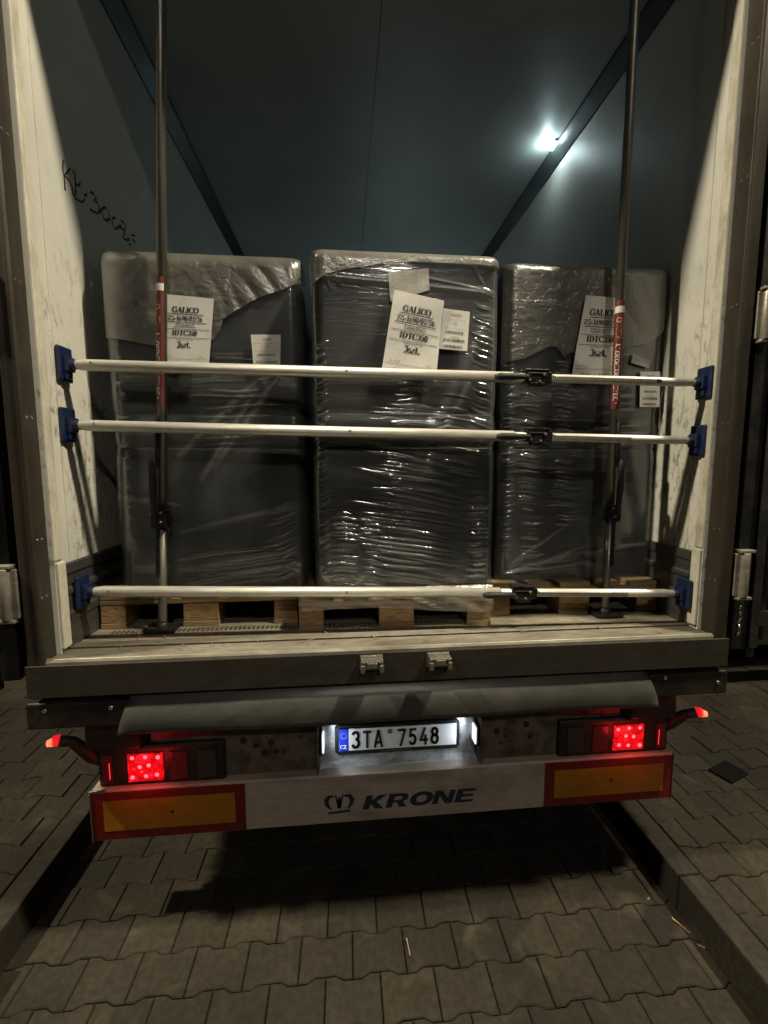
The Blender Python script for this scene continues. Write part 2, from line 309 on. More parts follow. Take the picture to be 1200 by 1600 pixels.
# ------------------------------------------------------------------ lettering
def arc(cx, cy, rx, ry, a0, a1, n=14):
    return [(cx+rx*math.cos(math.radians(a0+(a1-a0)*i/n)), cy+ry*math.sin(math.radians(a0+(a1-a0)*i/n))) for i in range(n+1)]
G = {  # width, list of (polyline, weight)   upright book serif, cap height 1
 'G': (.82, [(arc(.44,.5,.38,.46,42,322),1), ([(.72,.42),(.72,.1)],1), ([(.56,.42),(.86,.42)],1), ([(.74,.95),(.76,.68)],.5)]),
 'A': (.80, [([(.10,.03),(.40,.97)],.45), ([(.40,.97),(.70,.03)],1), ([(.2,.34),(.6,.34)],1), ([(0,.03),(.22,.03)],1), ([(.55,.03),(.84,.03)],1)]),
 'L': (.68, [([(.2,.03),(.2,.97)],1), ([(.04,.97),(.38,.97)],1), ([(.04,.03),(.62,.03)],1), ([(.62,.03),(.65,.28)],.5)]),
 'I': (.42, [([(.2,.03),(.2,.97)],1), ([(.04,.97),(.36,.97)],1), ([(.04,.03),(.36,.03)],1)]),
 'C': (.76, [(arc(.44,.5,.38,.46,45,315),1), ([(.72,.96),(.73,.68)],.5)]),
 'O': (.82, [(arc(.42,.5,.36,.46,0,360,22),1)]),
 'Z': (.72, [([(.08,.95),(.62,.95)],1), ([(.60,.94),(.08,.06)],1), ([(.06,.05),(.64,.05)],1), ([(.08,.95),(.06,.72)],.4), ([(.64,.05),(.67,.28)],.4)]),
 'S': (.62, [(arc(.30,.73,.21,.22,45,250),.85), (arc(.31,.27,.24,.24,90,-140),.95), ([(.52,.95),(.52,.72)],.4), ([(.07,.05),(.06,.3)],.4)]),
 'P': (.68, [([(.2,.03),(.2,.97)],1), ([(.04,.97),(.36,.97)],1), ([(.04,.03),(.36,.03)],1), (arc(.36,.72,.25,.25,90,-90),1), ([(.2,.47),(.36,.47)],1)]),
 'T': (.72, [([(.34,.03),(.34,.97)],1), ([(.04,.95),(.64,.95)],1), ([(.18,.03),(.5,.03)],1), ([(.04,.95),(.03,.7)],.4), ([(.64,.95),(.65,.7)],.4)]),
 'D': (.90, [([(.2,.03),(.2,.97)],1), ([(.04,.96),(.38,.96)],1), ([(.04,.04),(.38,.04)],1), (arc(.34,.5,.42,.46,90,-90),1)]),
 'N': (.80, [([(.16,.03),(.16,.97)],.5), ([(.16,.97),(.64,.03)],1), ([(.64,.03),(.64,.97)],.5)]),
 'R': (.76, [([(.2,.03),(.2,.97)],1), ([(.04,.97),(.36,.97)],1), ([(.04,.03),(.36,.03)],1), (arc(.36,.72,.25,.25,90,-90),1), ([(.36,.47),(.68,.03)],1)]),
 'Y': (.72, [([(.1,.97),(.36,.5)],1), ([(.62,.97),(.36,.5)],.5), ([(.36,.5),(.36,.03)],1), ([(.2,.03),(.52,.03)],1)]),
 'M': (.95, [([(.14,.03),(.14,.97)],.5), ([(.14,.97),(.46,.1)],1), ([(.46,.1),(.78,.97)],.5), ([(.78,.97),(.78,.03)],1)]),
 'W': (.98, [([(.05,.97),(.28,.03)],1), ([(.28,.03),(.48,.9)],.5), ([(.48,.9),(.68,.03)],1), ([(.68,.03),(.92,.97)],.5)]),
 'E': (.68, [([(.2,.03),(.2,.97)],1), ([(.04,.97),(.6,.97)],1), ([(.2,.5),(.5,.5)],1), ([(.04,.03),(.62,.03)],1)]),
 '-': (.36, [([(.04,.32),(.3,.32)],2)]),
 '/': (.34, [([(.0,-.02),(.3,1)],.6)]),
 '.': (.28, [([(.14,.0),(.14,.13)],1)]),
 ':': (.28, [([(.14,.0),(.14,.12)],1), ([(.14,.45),(.14,.57)],1)]),
 '0': (.56, [(arc(.27,.5,.2,.46,0,360,20),.9)]),
 '1': (.50, [([(.27,.03),(.27,.97)],1), ([(.1,.82),(.27,.95)],1), ([(.1,.03),(.44,.03)],1)]),
 '2': (.56, [(arc(.26,.7,.19,.25,160,-30),.9), ([(.43,.6),(.07,.05)],.6), ([(.06,.06),(.5,.06)],1.6)]),
 '3': (.54, [(arc(.25,.74,.18,.21,150,-80),.85), (arc(.24,.28,.22,.25,85,-150),.95)]),
 '5': (.54, [([(.14,.95),(.47,.95)],1.6), ([(.14,.95),(.11,.55)],.4), (arc(.24,.32,.22,.29,110,-145),.95)]),
 '6': (.56, [(arc(.27,.3,.19,.27,0,360,18),.85), (arc(.50,.34,.42,.62,110,180),.9)]),
 '7': (.54, [([(.06,.94),(.48,.94)],1.6), ([(.48,.94),(.2,.0)],.9)]),
 '9': (.56, [(arc(.27,.68,.19,.27,0,360,18),.85), (arc(.04,.62,.42,.6,0,-72),.9)]),
 's': (.42, [(arc(.2,.49,.13,.14,40,250),.8), (arc(.2,.19,.15,.16,90,-150),.85)]),
 'z': (.48, [([(.06,.62),(.4,.62)],1), ([(.4,.62),(.06,.04)],.9), ([(.05,.04),(.42,.04)],1)]),
 't': (.36, [([(.16,.88),(.16,.15)],1), (arc(.25,.14,.09,.12,180,300,6),.7), ([(.03,.63),(.32,.63)],1)]),
 'r': (.42, [([(.14,.02),(.14,.62)],1), (arc(.28,.48,.12,.14,160,50,6),1)]),
 'o': (.50, [(arc(.24,.32,.18,.3,0,360,14),.9)]),
 'd': (.54, [(arc(.22,.32,.17,.3,0,360,14),.8), ([(.4,.02),(.4,.97)],1)]),
 'u': (.54, [([(.12,.62),(.12,.2)],1), (arc(.25,.2,.13,.17,180,360,8),.7), ([(.4,.62),(.4,.03)],1)]),
 'k': (.52, [([(.13,.02),(.13,.97)],1), ([(.42,.6),(.13,.3)],.5), ([(.2,.36),(.46,.02)],1)]),
 'c': (.44, [(arc(.23,.32,.18,.3,50,310),.9)]),
 'j': (.3, [([(.15,.62),(.15,-.12)],1), ([(.15,.8),(.15,.9)],1)]),
 'a': (.48, [(arc(.2,.2,.15,.18,0,360,12),.7), ([(.36,.5),(.36,.02)],1), (arc(.22,.48,.14,.14,10,150,6),.8)]),
 'i': (.28, [([(.13,.02),(.13,.62)],1), ([(.13,.8),(.13,.9)],1)]),
 ' ': (.3, []),
}
def strokes(text, bold=.17, thin=.085, narrow=1.0):
    """triangulated ribbons in text units (cap height 1), returns quads and total width"""
    x = 0; quads = []
    for ch in text:
        wd, ss = G.get(ch, G[' '])
        for pl, k in ss:
            for (ax, ay), (bx, by) in zip(pl, pl[1:]):
                dx, dy = (bx-ax)*narrow, by-ay; L = math.hypot(dx, dy)
                if L < 1e-6: continue
                t = (thin+(bold-thin)*abs(dy/L)**1.2)*.5*(k if abs(dy/L) > .3 or k > 1 else 1)
                nx, ny = -dy/L*t, dx/L*t; ex, ey = dx/L*t*.25, dy/L*t*.25
                X0, Y0, X1, Y1 = x+ax*narrow-ex, ay-ey, x+bx*narrow+ex, by+ey
                quads.append([(X0+nx, Y0+ny), (X1+nx, Y1+ny), (X1-nx, Y1-ny), (X0-nx, Y0-ny)])
        x += wd*narrow*1.06
    return quads, x
class Sheet:
    """a sheet hanging on a surface: corners TL,TR,BR,BL as (x,z), y(x,z) supplied; u right, v down"""
    def __init__(s, q, yfn, bulge=.004, ph=0):
        s.q = [np.array(c) for c in q]; s.y = yfn; s.b = bulge; s.ph = ph
        s.W = np.linalg.norm(s.q[1]-s.q[0]); s.H = np.linalg.norm(s.q[3]-s.q[0])
    def P(s, u, v, off=0):
        a = (1-u)*s.q[0]+u*s.q[1]; b = (1-u)*s.q[3]+u*s.q[2]; p = (1-v)*a+v*b
        y = s.y(p[0], p[1])-.0015-s.b*(math.sin(3.1*u+s.ph)*.6+.5*math.sin(5*v+2*u+s.ph)+.6*v*v+.3*math.sin(9*u*v+4*s.ph)+1.0)
        return (p[0], y-off, p[1])
    def mesh(s, name, mat, parent, nu=14, nv=18):
        V = [s.P(i/nu, j/nv) for j in range(nv+1) for i in range(nu+1)]
        V2 = [(x, y+.0006, z) for x, y, z in V]; n = len(V); r = nu+1
        F = [(j*r+i, (j+1)*r+i, (j+1)*r+i+1, j*r+i+1) for j in range(nv) for i in range(nu)]
        F2 = [tuple(n+k for k in f[::-1]) for f in F]
        return raw(name, V+V2, F+F2, mat, parent, True)
    def text(s, lines, name, mat, parent):
        """lines: (text, v_baseline, cap height as fraction of H, u centre, max width, bold) or ('_', v, u0, u1, th) or ('|', ...) barcodes"""
        V = []; F = []
        def quad(q):
            i = len(V)
            for u, v in q: V.append(s.P(u, v, .0012))
            F.append((i, i+1, i+2, i+3))
        for L in lines:
            if L[0] == '_':
                _, v, a, b, th = L; k = 10
                for i in range(k): quad([(a+(b-a)*i/k, v), (a+(b-a)*(i+1)/k, v), (a+(b-a)*(i+1)/k, v+th), (a+(b-a)*i/k, v+th)])
            elif L[0] == '|':
                _, v, a, b, h = L; u = a; rb = random.Random(int(v*1000))
                while u < b:
                    t = rb.choice((.006, .012, .02)); quad([(u, v), (u+t, v), (u+t, v+h), (u, v+h)]); u += t+rb.choice((.006, .011, .016))
            else:
                tx, vb, h, uc, mw, bold = L; qs, wt = strokes(tx, bold)
                sx = h*s.H/s.W; 
                if wt*sx > mw: sx = mw/wt
                u0 = uc-wt*sx/2
                for q in qs: quad([(u0+px*sx, vb-py*h) for px, py in q])
        return raw(name, V, F, mat, parent)
def font_mesh(name, body, height, mat, parent, origin, right, up, normal, offset=0, shear=0, xs=1, extr=.0008, align='LEFT', spacing=1.0):
    c = D.curves.new(name, 'FONT'); c.body = body; c.size = 1; c.offset = offset; c.shear = shear; c.extrude = 0; c.align_x = align
    c.space_character = spacing; c.resolution_u = 4
    o = D.objects.new(name, c); COL.objects.link(o); bpy.context.view_layer.update()
    dg = bpy.context.evaluated_depsgraph_get(); me = D.meshes.new_from_object(o.evaluated_get(dg)); D.objects.remove(o)
    zs = [v.co.y for v in me.vertices]; h = max(zs)-min(zs); z0 = min(zs); k = height/h
    xs_ = [v.co.x for v in me.vertices]; x0 = min(xs_)
    R, U, N = Vector(right), Vector(up), Vector(normal)
    for v in me.vertices:
        v.co = Vector(origin)+R*((v.co.x-x0)*k*xs)+U*((v.co.y-z0)*k)+N*extr
    me.update(); ob = link(name, me, mat, parent)
    ob['w'] = 0; del ob['w']
    return ob

# ================================================================== GROUND
KH = .15                                   # kerb height above the lane
XL, XR = -1.50, 1.175                      # lane edges
g = MB().box(-90, XL-.10, -30, 140, -.4, KH-.011).build('ground', M['far']); g['kind'] = 'structure'
g = MB().box(XR+.10, 90, -30, 140, -.4, KH-.011).build('ground', M['far']); g['kind'] = 'structure'
g = MB().box(XL, XR, -30, 140, -.6, -.011).build('lane_bed', M['sand']); g['kind'] = 'structure'
def pavers(name, x0, x1, y0, y1, z, seed):
    rg = np.random.RandomState(seed); V = []; F = []; T = []
    prof = [(-.1, .0825), (-.066, .0825), (-.034, .0675), (.034, .0675), (.066, .0825), (.1, .0825)]
    pitch = .15; j = 0; y = y0
    while y < y1:
        x = x0+(.1 if j % 2 else 0)
        while x < x1+.05:
            gap = .0019; a, b = max(x-.1, x0)-x, min(x+.1, x1)-x
            if b-a > .03:
                pr = [(px, py) for px, py in prof if a-1e-6 <= px <= b+1e-6]
                def at(px): return float(np.interp(px, [q[0] for q in prof], [q[1] for q in prof]))
                if not pr or pr[0][0] > a+1e-6: pr = [(a, at(a))]+pr
                if pr[-1][0] < b-1e-6: pr = pr+[(b, at(b))]
                top = list(pr); poly = top[::-1]+[(px, -py) for px, py in top]
                cx = (a+b)/2; tz = rg.uniform(-.0025, .0025); tx, ty = rg.uniform(-.012, .012, 2)
                def sh(p, d):
                    sx = (p[0]-cx); hw = (b-a)/2
                    return (cx+sx*(1-d/hw), p[1]-math.copysign(d, p[1]))
                n = len(poly); i0 = len(V)
                for d, dz in ((gap, -.035), (gap, -.004), (gap+.0035, 0)):
                    for p in poly:
                        q = sh(p, d); V.append((x+q[0], y+q[1], z+dz+tz+tx*q[0]+ty*q[1]))
                for k in (0, 1):
                    for e in range(n):
                        F.append((i0+k*n+e, i0+k*n+(e+1) % n, i0+(k+1)*n+(e+1) % n, i0+(k+1)*n+e))
                F.append(tuple(i0+2*n+e for e in range(n)))
                t = rg.uniform(.78, 1.12); T += [(t, t*rg.uniform(.98, 1.01), t*rg.uniform(.95, 1.02), 1)]*(3*n)
            x += .2
        y += pitch; j += 1
    me = D.meshes.new(name); me.from_pydata(V, [], F); me.update()
    ca = me.color_attributes.new('tone', 'FLOAT_COLOR', 'POINT'); ca.data.foreach_set('color', np.array(T, dtype=np.float32).ravel())
    bm = bmesh.new(); bm.from_mesh(me); bmesh.ops.recalc_face_normals(bm, faces=bm.faces); bm.to_mesh(me); bm.free()
    o = link(name, me, M['paver']); o['kind'] = 'structure'; return o
pavers('lane_paving', XL+.002, XR-.002, -1.85, 5.5, 0, 3)
pavers('pavement', XR+.105, 5.2, -1.9, 8, KH, 4)
pavers('pavement', -5.4, XL-.105, -1.9, 8, KH, 5)
def kerb(x0, x1):
    b = MB(); y = -4.0; V = []
    while y < 12:
        b.box(x0, x1, y+.003, y+.997, -.3, KH+.002); y += 1
    o = b.build('kerb', M['kerb'], None, .008); o['kind'] = 'structure'
    ca = o.data.color_attributes.new('tone', 'FLOAT_COLOR', 'POINT'); ca.data.foreach_set('color', np.full(len(o.data.vertices)*4, .97, dtype=np.float32))
kerb(XR, XR+.10); kerb(XL-.10, XL)
# drain cover among the right-hand pavers
dc = MB(); dc.box(-.085, .085, -.06, .06, 0, .008)
d_ = dc.build('drain_cover', plain('dark_cover', (.004, .004, .004), .95, 0, .1), None, .004); d_.location = (1.925, .55, KH+.002); d_.rotation_euler = (0, 0, .35)
tag(d_, 'small dark square cover set in the pavers right of the trailer', 'cover')
# straws and wood splinters lying about
sp = [(.018, -.05, .06, 1.65), (1.135, -.075, .07, 2.0), (1.155, -.155, .022, 2.6), (1.08, .04, .014, .3)]
spl = ['pale straw standing out on the lane pavers in front', 'long pale splinter on the lane beside the right kerb', 'short pale chip lying close to the right kerb', 'tiny bright chip on the lane under the right end of the bumper']
for (x, y, l, a), lb in zip(sp, spl):
    b = MB(); dx, dy = math.cos(a)*l/2, math.sin(a)*l/2
    b.obox((x, y, .006), (dx, dy, .001), l/2, (-dy, dx, 0), .0022, (0, 0, 1), .0015)
    if l > .04: b.obox((x+dx*.3, y+dy*.3-.006, .009), (dx, dy*.5, .004), l/3, (-dy, dx, 0), .0015, (0, 0, 1), .0012)
    o = b.build('wood_splinter', M['wood']); tag(o, lb, 'splinter', 'straws and splinters on the ground')

# ================================================================== TRAILER
F0, ZC, ZS = 1.2, 3.93, 1.075             # floor, ceiling, sill bottom
TR = thing('semi_trailer', 'open-backed box semi-trailer carrying three wrapped pallets', 'trailer')
LEN = 13.4
for s in (-1, 1):
    a, b = sorted((s*1.23, s*1.30))
    wl = box('side_wall', a, b, .062, LEN, F0-.12, ZC+.06, M['wall'], TR, 0)
    # panel joint lines along the wall
    for y in (.147, 2.9, 5.3, 7.7): 
        box('panel_joint', *sorted((s*1.2285, s*1.231)), y, y+.004, 1.53, ZC-.09, M['sealw'], wl, 0)
    if s < 0: left_wall = wl
    # kick plate with ribs
    prof = [(1.2295, F0+.002), (1.2295, 1.515), (1.226, 1.518), (1.219, 1.512), (1.219, 1.478), (1.225, 1.470), (1.225, 1.43), (1.217, 1.42), (1.217, 1.405), (1.225, 1.395), (1.225, 1.34), (1.217, 1.33), (1.217, 1.305), (1.223, 1.295), (1.223, F0+.002)]
    b_ = MB(); b_.prism([(s*x, z) for x, z in prof], 'Y', .112, LEN-.05); b_.build('kick_plate', M['kick'], TR)
    # cove in the ceiling corner
    cv = [(1.2295, ZC-.001), (1.2295, ZC-.075), (1.222, ZC-.078), (1.165, ZC-.018), (1.163, ZC-.001)]
    MB().prism([(s*x, z) for x, z in cv], 'Y', .07, LEN).build('corner_cove', M['cove'], TR, .002)
    # rear post: outer face, rebate and inner jamb
    pp = [(1.245, .0), (1.252, -.006), (1.262, -.006), (1.266, 0), (1.30, 0), (1.312, .012), (1.312, .061), (1.245, .061)]
    MB().prism([(s*x, y) for x, y in pp], 'Z', ZS+.004, ZC+.13).build('rear_post', M['steel'], TR, .0015)
    # pale seal strip
    a, b = sorted((s*1.2235, s*1.2445))
    ss = MB(); ss.box(a, b, .0625, .103, 1.535, ZC-.03)
    a, b = sorted((s*1.2165, s*1.2440)); ss.box(a, b, .0645, .108, F0+.012, 1.530)
    ss.build('seal_strip', M['sealw'], TR, .006, 3)
    for z in (1.42, 1.62, 2.03, 2.46, 2.90, 3.35):
        for dy in (.012, .035): MB().tube([(s*1.2455, dy, z), (s*1.2435, dy, z)], .0045, 10).build('rivet', M['zinc'], TR)
box('roof_header', -1.312, 1.312, 0.0, .061, ZC-.005, ZC+.13, M['steel'], TR, .004)
cl = MB()
cl.box(-1.231, 1.231, .062, LEN, ZC, ZC+.06); cl.build('ceiling', M['ceil'], TR)
cj = MB()
for x in (-.02,): cj.box(x, x+.004, .07, LEN, ZC-.0015, ZC+.001)
cj.build('ceiling_joint', M['cove'], TR)
box('front_wall', -1.231, 1.231, LEN, LEN+.07, F0-.12, ZC+.06, M['wall'], TR, 0)
# cargo floor and rear sill
box('cargo_floor', -1.2295, 1.2295, .105, LEN, F0-.12, F0, M['floor'], TR, 0)
tp = MB()                                   # ribbed tread strip under the pallets
for k in range(75):
    x = -1.15+k*.0185
    tp.box(x, x+.0085, .235, .262, F0, F0+.0022)
tp.build('tread_strip', M['kick'], TR)
sl = MB(); prof = [(-.004, ZS), (-.004, F0-.006), (.002, F0+.004), (.012, F0+.004), (.020, F0-.004), (.10, F0-.001), (.103, F0-.13), (.03, ZS)]
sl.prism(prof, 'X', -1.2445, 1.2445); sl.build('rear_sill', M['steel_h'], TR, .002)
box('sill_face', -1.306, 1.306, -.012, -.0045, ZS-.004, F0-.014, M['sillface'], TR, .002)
box('sill_rail', -1.246, 1.246, .104, .150, F0+.0005, F0+.005, M['steel_h'], TR, .002)
dl = MB()
for k in range(60):
    x = random.uniform(-1.1, 1.1); y = random.uniform(.03, .24); l = random.uniform(.004, .018); a = random.uniform(0, 3)
    dl.obox((x, y, F0+.0065), (math.cos(a), math.sin(a), 0), l, (-math.sin(a), math.cos(a), 0), .0013, (0, 0, 1), .001)
o = dl.build('wood_chips', M['wood']); tag(o, 'scattered wood chips and dirt on the trailer floor edge', 'wood chips'); o['kind'] = 'stuff'
# door buffers on the sill
for cx in (-.118, .130):
    b = MB(); zt = 1.178
    b.obox((cx, -.014, 1.152), (1, 0, 0), .043, (0, 1, 0), .003, (0, 0, 1), .028)
    b.obox((cx, -.040, zt-.004), (1, 0, 0), .040, (0, 1, 0), .026, (0, .0, 1), .0035)
    b.obox((cx, -.066, 1.163), (1, 0, 0), .018, (0, 1, 0), .0035, (0, 0, 1), .010)
    for q in (-1, 1):
        b.obox((cx+q*.034, -.040, 1.157), (1, 0, 0), .0035, (0, 1, 0), .026, (0, 0, 1), .018)
        b.obox((cx+q*.034, -.066, 1.150), (1, 0, 0), .008, (0, 1, 0), .004, (0, 0, 1), .014)
    b.build('door_catch', M['zinc'], TR, .0025)
# beam below the sill
box('beam_end', -1.325, -.9855, .0, .09, .948, 1.045, M['brownblk'], TR, .008); box('beam_end', .9855, 1.325, .0, .09, .948, 1.045, M['brownblk'], TR, .008)
box('lower_beam', -.985, .985, .05, .09, .93, 1.06, M['brownblk'], TR, .008)
for x, z in ((-1.26, 1.02), (-.99-.05, 1.02), (1.05, 1.03), (1.28, 1.0)): MB().tube([(x, .001, z), (x, -.006, z)], .008, 6).build('beam_bolt', M['zinc'], TR)
# grey rubber flap over the lamps (curved sheet with thickness)
V = []; F = []; nx, nz = 60, 10
for side in (0, 1):
    for i in range(nx+1):
        u = i/nx
        for j in range(nz+1):
            v = j/nz; hw = .975+.045*v; x = -hw+2*hw*u
            y = .030-.045*v+.020*math.sin(v*math.pi)*-1+.004*math.sin(u*17)*v
            z = 1.063-.014*v-.130*v**1.2+.003*math.sin(u*9+1)*v
            V.append((x, y+(.008 if side else 0), z-(.004 if side else 0)))
st = (nx+1)*(nz+1)
for i in range(nx):
    for j in range(nz):
        a = i*(nz+1)+j; F.append((a, a+nz+1, a+nz+2, a+1)); F.append((st+a, st+a+1, st+a+nz+2, st+a+nz+1))
for i in range(nx):
    a = i*(nz+1)+nz; F.append((a, a+nz+1, st+a+nz+1, st+a)); a = i*(nz+1); F.append((a, st+a, st+a+nz+1, a+nz+1))
for j in range(nz):
    F.append((j, j+1, st+j+1, st+j)); a = nx*(nz+1)+j; F.append((a, st+a, st+a+1, a+1))
raw('rubber_flap', V, F, M['flap'], TR, True)
# rear chassis plate with holes, and plate alcove
fpl = box('chassis_plate', -.99, -.338, .165, .20, .60, .925, M['framepl'], TR, .003); fp = box('chassis_plate', .363, .99, .165, .20, .60, .925, M['framepl'], TR, .003)
box('alcove_top', -.3375, .3625, .165, .20, .843, .925, M['framepl'], TR, .003)
for cx, cz in ((-.52, .745), (-.47, .70), (-.545, .70), (-.50, .705), (-.58, .735), (-.40, .76), (-.63, .76), (.43, .735), (.40, .79), (.47, .71), (.50, .775), (.56, .76), (.45, .68), (.58, .70)):
    MB().tube([(cx, .1648, cz), (cx, .1630, cz)], random.choice((.011, .014, .007)), 14).build('bolt_hole', M['platek'], fp if cx > 0 else fpl)
b = MB(); b.box(-.325, .35, .203, .213, .585, .842)
b.prism([(.172, .614), (.203, .622), (.203, .600), (.16, .597)], 'X', -.325, .35)
b.build('plate_alcove', M['alcove'], TR, .002)
box('alcove_cheek', -.337, -.3255, .135, .214, .60, .842, M['framepl'], TR, .002); box('alcove_cheek', .3505, .362, .135, .214, .60, .842, M['framepl'], TR, .002)
# plate lamps on both cheeks
for s, x in ((-1, -.3250), (1, .3500)):
    q = MB(); q.box(*sorted((x, x-s*.012)), .145, .200, .682, .772); pl = q.build('plate_lamp', M['platek'], TR, .004)
    q = MB(); q.box(*sorted((x-s*.0125, x-s*.020)), .150, .196, .690, .764); q.build('lamp_lens', M['platelamp'], pl, .003)
    lo = lamp('plate_light', (x-s*.040, .125, .735), .75, (.80, .90, 1), .012, 'SPOT', None, math.radians(150))
    d = Vector((-s*1, .38, -.1)); lo.rotation_euler = d.to_track_quat('-Z', 'Y').to_euler(); lo.parent = TR
# number plate
PX, PY, PZ = .0063, .186, .7204
NP = MB(); w_, h_, c_ = .268, .066, .014
NP.prism([(PX-w_+c_, PZ-h_), (PX+w_-c_, PZ-h_), (PX+w_, PZ-h_+c_), (PX+w_, PZ+h_-c_), (PX+w_-c_, PZ+h_), (PX-w_+c_, PZ+h_), (PX-w_, PZ+h_-c_), (PX-w_, PZ-h_+c_)], 'Y', PY, PY+.016)
npl = NP.build('number_plate', M['platek'], TR, .003)
box('plate_face', PX-.250, PX+.252, PY-.004, PY-.0005, PZ-.046, PZ+.052, M['platew'], npl, .001)
box('country_band', PX-.2495, PX-.211, PY-.0052, PY-.0042, PZ-.0455, PZ+.0515, M['plateb'], npl, 0)
R_, U_, N_ = (1, 0, 0), (0, 0, 1), (0, -1, 0)
font_mesh('country_code', 'CZ', .017, M['white'], npl, (PX-.246, PY-.0056, PZ-.034), R_, U_, N_, .02, 0, .92)
stv = MB()
for k in range(12):
    a = k*math.pi/6; stv.tube([(PX-.230+.0125*math.cos(a), PY-.0052, PZ+.022+.0125*math.sin(a)), (PX-.230+.0125*math.cos(a), PY-.0058, PZ+.022+.0125*math.sin(a))], .0018, 5)
stv.build('star_ring', M['yellowp'], npl)
# embossed registration 3TA 7548 from strokes
DIN = {'3': [arc(.27,.74,.21,.22,150,-70,10), arc(.27,.28,.23,.25,75,-155,12)], 'T': [[(.05,.94),(.55,.94)], [(.30,.94),(.30,.0)]],
 'A': [[(.04,0),(.29,.98)], [(.31,.98),(.56,0)], [(.14,.27),(.46,.27)]], '7': [[(.05,.94),(.52,.94),(.22,0)]],
 '5': [[(.50,.94),(.13,.94),(.10,.52)], arc(.27,.32,.22,.28,125,-150,12)], '4': [[(.36,.98),(.06,.26),(.56,.26)], [(.42,.55),(.42,0)]],
 '8': [arc(.29,.74,.19,.21,0,360,16), arc(.29,.28,.22,.25,0,360,16)]}
lt = MB(); x = PX-.197; H = .073
for ch in '3TA 7548':
    if ch == ' ': x += .048; continue
    for pl in DIN[ch]:
        P = [(x+px*H*.80, PZ-.034+py*H) for px, py in pl]
        for (ax, az), (bx, bz) in zip(P, P[1:]):
            L = math.hypot(bx-ax, bz-az); dx, dz = (bx-ax)/L, (bz-az)/L
            lt.obox(((ax+bx)/2, PY-.0052, (az+bz)/2), (dx, 0, dz), L/2+.003, (0, 1, 0), .0012, (-dz, 0, dx), .0052)
    x += .0475 if ch != 'A' else .052
lt.build('registration_lettering', M['ink'], npl)
q = MB(); q.tube([(PX-.035, PY-.0042, PZ+.032), (PX-.035, PY-.006, PZ+.032)], .011, 18); q.build('seal_disc', dirty('worn_seal', (.12, .10, .09), .5, 0, (.3, .3, .3), .5, 90), npl)
q = MB(); q.box(PX-.075, PX+.06, PY-.0006, PY-.0002, PZ-.0585, PZ-.0545); q.build('dealer_line', M['greyink'], npl)

# tail lamp units and side marker arms
def tail(s):
    x0, x1 = (-1.185, -.70) if s < 0 else (.70, 1.205)
    a = MB(); a.box(x0, x1, .145, .24, .605, .775); h = a.build('tail_lamp', M['black'], TR, .012, 3)
    X = lambda t: (x0+t*(x1-x0)) if s < 0 else (x1-t*(x1-x0))
    def pane(nm, t0, t1, mt, z0=.628, z1=.745, pr=.006):
        a, b = sorted((X(t0), X(t1))); return box(nm, a, b, .145-pr, .1455, z0, z1, mt, h, .004)
    pane('reflector_lens', .035, .115, M['lensdim'])
    pane('glow_strip', .092, .100, M['lensline'], .645, .715, .0075) 
    pane('led_lens', .235, .515, M['led'])
    pane('indicator_lens', .56, .70, M['lensdim'], pr=.004)
    pane('reversing_lens', .78, .93, M['lensclear'], pr=.004)
    for i_, (u_, z_) in enumerate(((.275, .729), (.375, .730), (.475, .727), (.33, .690), (.40, .695), (.27, .648), (.375, .650), (.46, .654))):
        MB().tube([(X(u_), .1392, z_), (X(u_), .1375, z_), (X(u_), .1362, z_)], [.0085, .0062+.001*(i_%3), .0015], 8).build('led_point', M['ledpt'], h)
    for f in (.30, .45): lamp('tail_glow', (X(f), .07, .685), .26, (1, .02, .03), .03).parent = TR
    # marker arm
    t = MB(); bx = X(.02)
    tip = (-1.292, .085, .853) if s < 0 else (1.292, .085, .820)
    t.tube([(bx, .19, .70), (bx+s*.035, .16, .735), (tip[0]-s*.045, .11, tip[2]-.022), (tip[0]-s*.012, .087, tip[2]-.003)], [.032, .026, .019, .020], 14)
    arm = t.build('marker_arm', M['rubber'], TR)
    t = MB(); t.tube([(tip[0]-s*.012, .088, tip[2]), (tip[0]+s*.006, .083, tip[2]+.001)], [.021, .018], 16); ml = t.build('marker_lens', M['markred'], arm)
    t = MB(); t.tube([(tip[0]+s*.0062, .080, tip[2]-.002), (tip[0]+s*.022, .074, tip[2]-.003)], [.0155, .011], 12); t.build('marker_core', M['markhot'], arm)
    lamp('marker_glow', (tip[0]+s*.035, .05, tip[2]), .10, (1, .12, .06), .01).parent = TR
tail(-1); tail(1)
for s in (-1, 1): box('lamp_bracket', *sorted((s*1.0, s*1.20)), .10, .20, .79, .935, M['black'], TR, .01)
# white underride bumper
UB = MB(); UB.prism([(.124, .402), (.124, .606), (.130, .612), (.215, .612), (.215, .598), (.138, .596), (.138, .412), (.215, .410), (.215, .396), (.130, .396)], 'X', -1.205, 1.215)
ub = UB.build('underride_bumper', M['bumper'], TR, .0015)
for x0, x1 in ((-1.203, -.620), (.632, 1.213)):
    e = box('reflective_panel', x0, x1, .120, .1235, .405, .604, M['refl_r'], ub, .001)
    box('yellow_field', x0+.042, x1-.040, .1185, .1197, .442, .570, M['refl_y'], e, 0)
    q = MB()
    for x in (x0+.30,):
        q.tube([(x, .1183, .508), (x, .1170, .508)], .006, 10)
    q.build('panel_rivet', M['rubber'], e)
box('bumper_end_cap', -1.209, -1.1495, .1165, .1235, .606, .616, M['zinc'], ub, .001)
box('bumper_end_edge', -1.2095, -1.2045, .1165, .1235, .40, .6055, M['zinc'], ub, .001)
box('bumper_end_edge', 1.2145, 1.2185, .1165, .1235, .40, .612, M['zinc'], ub, .001)
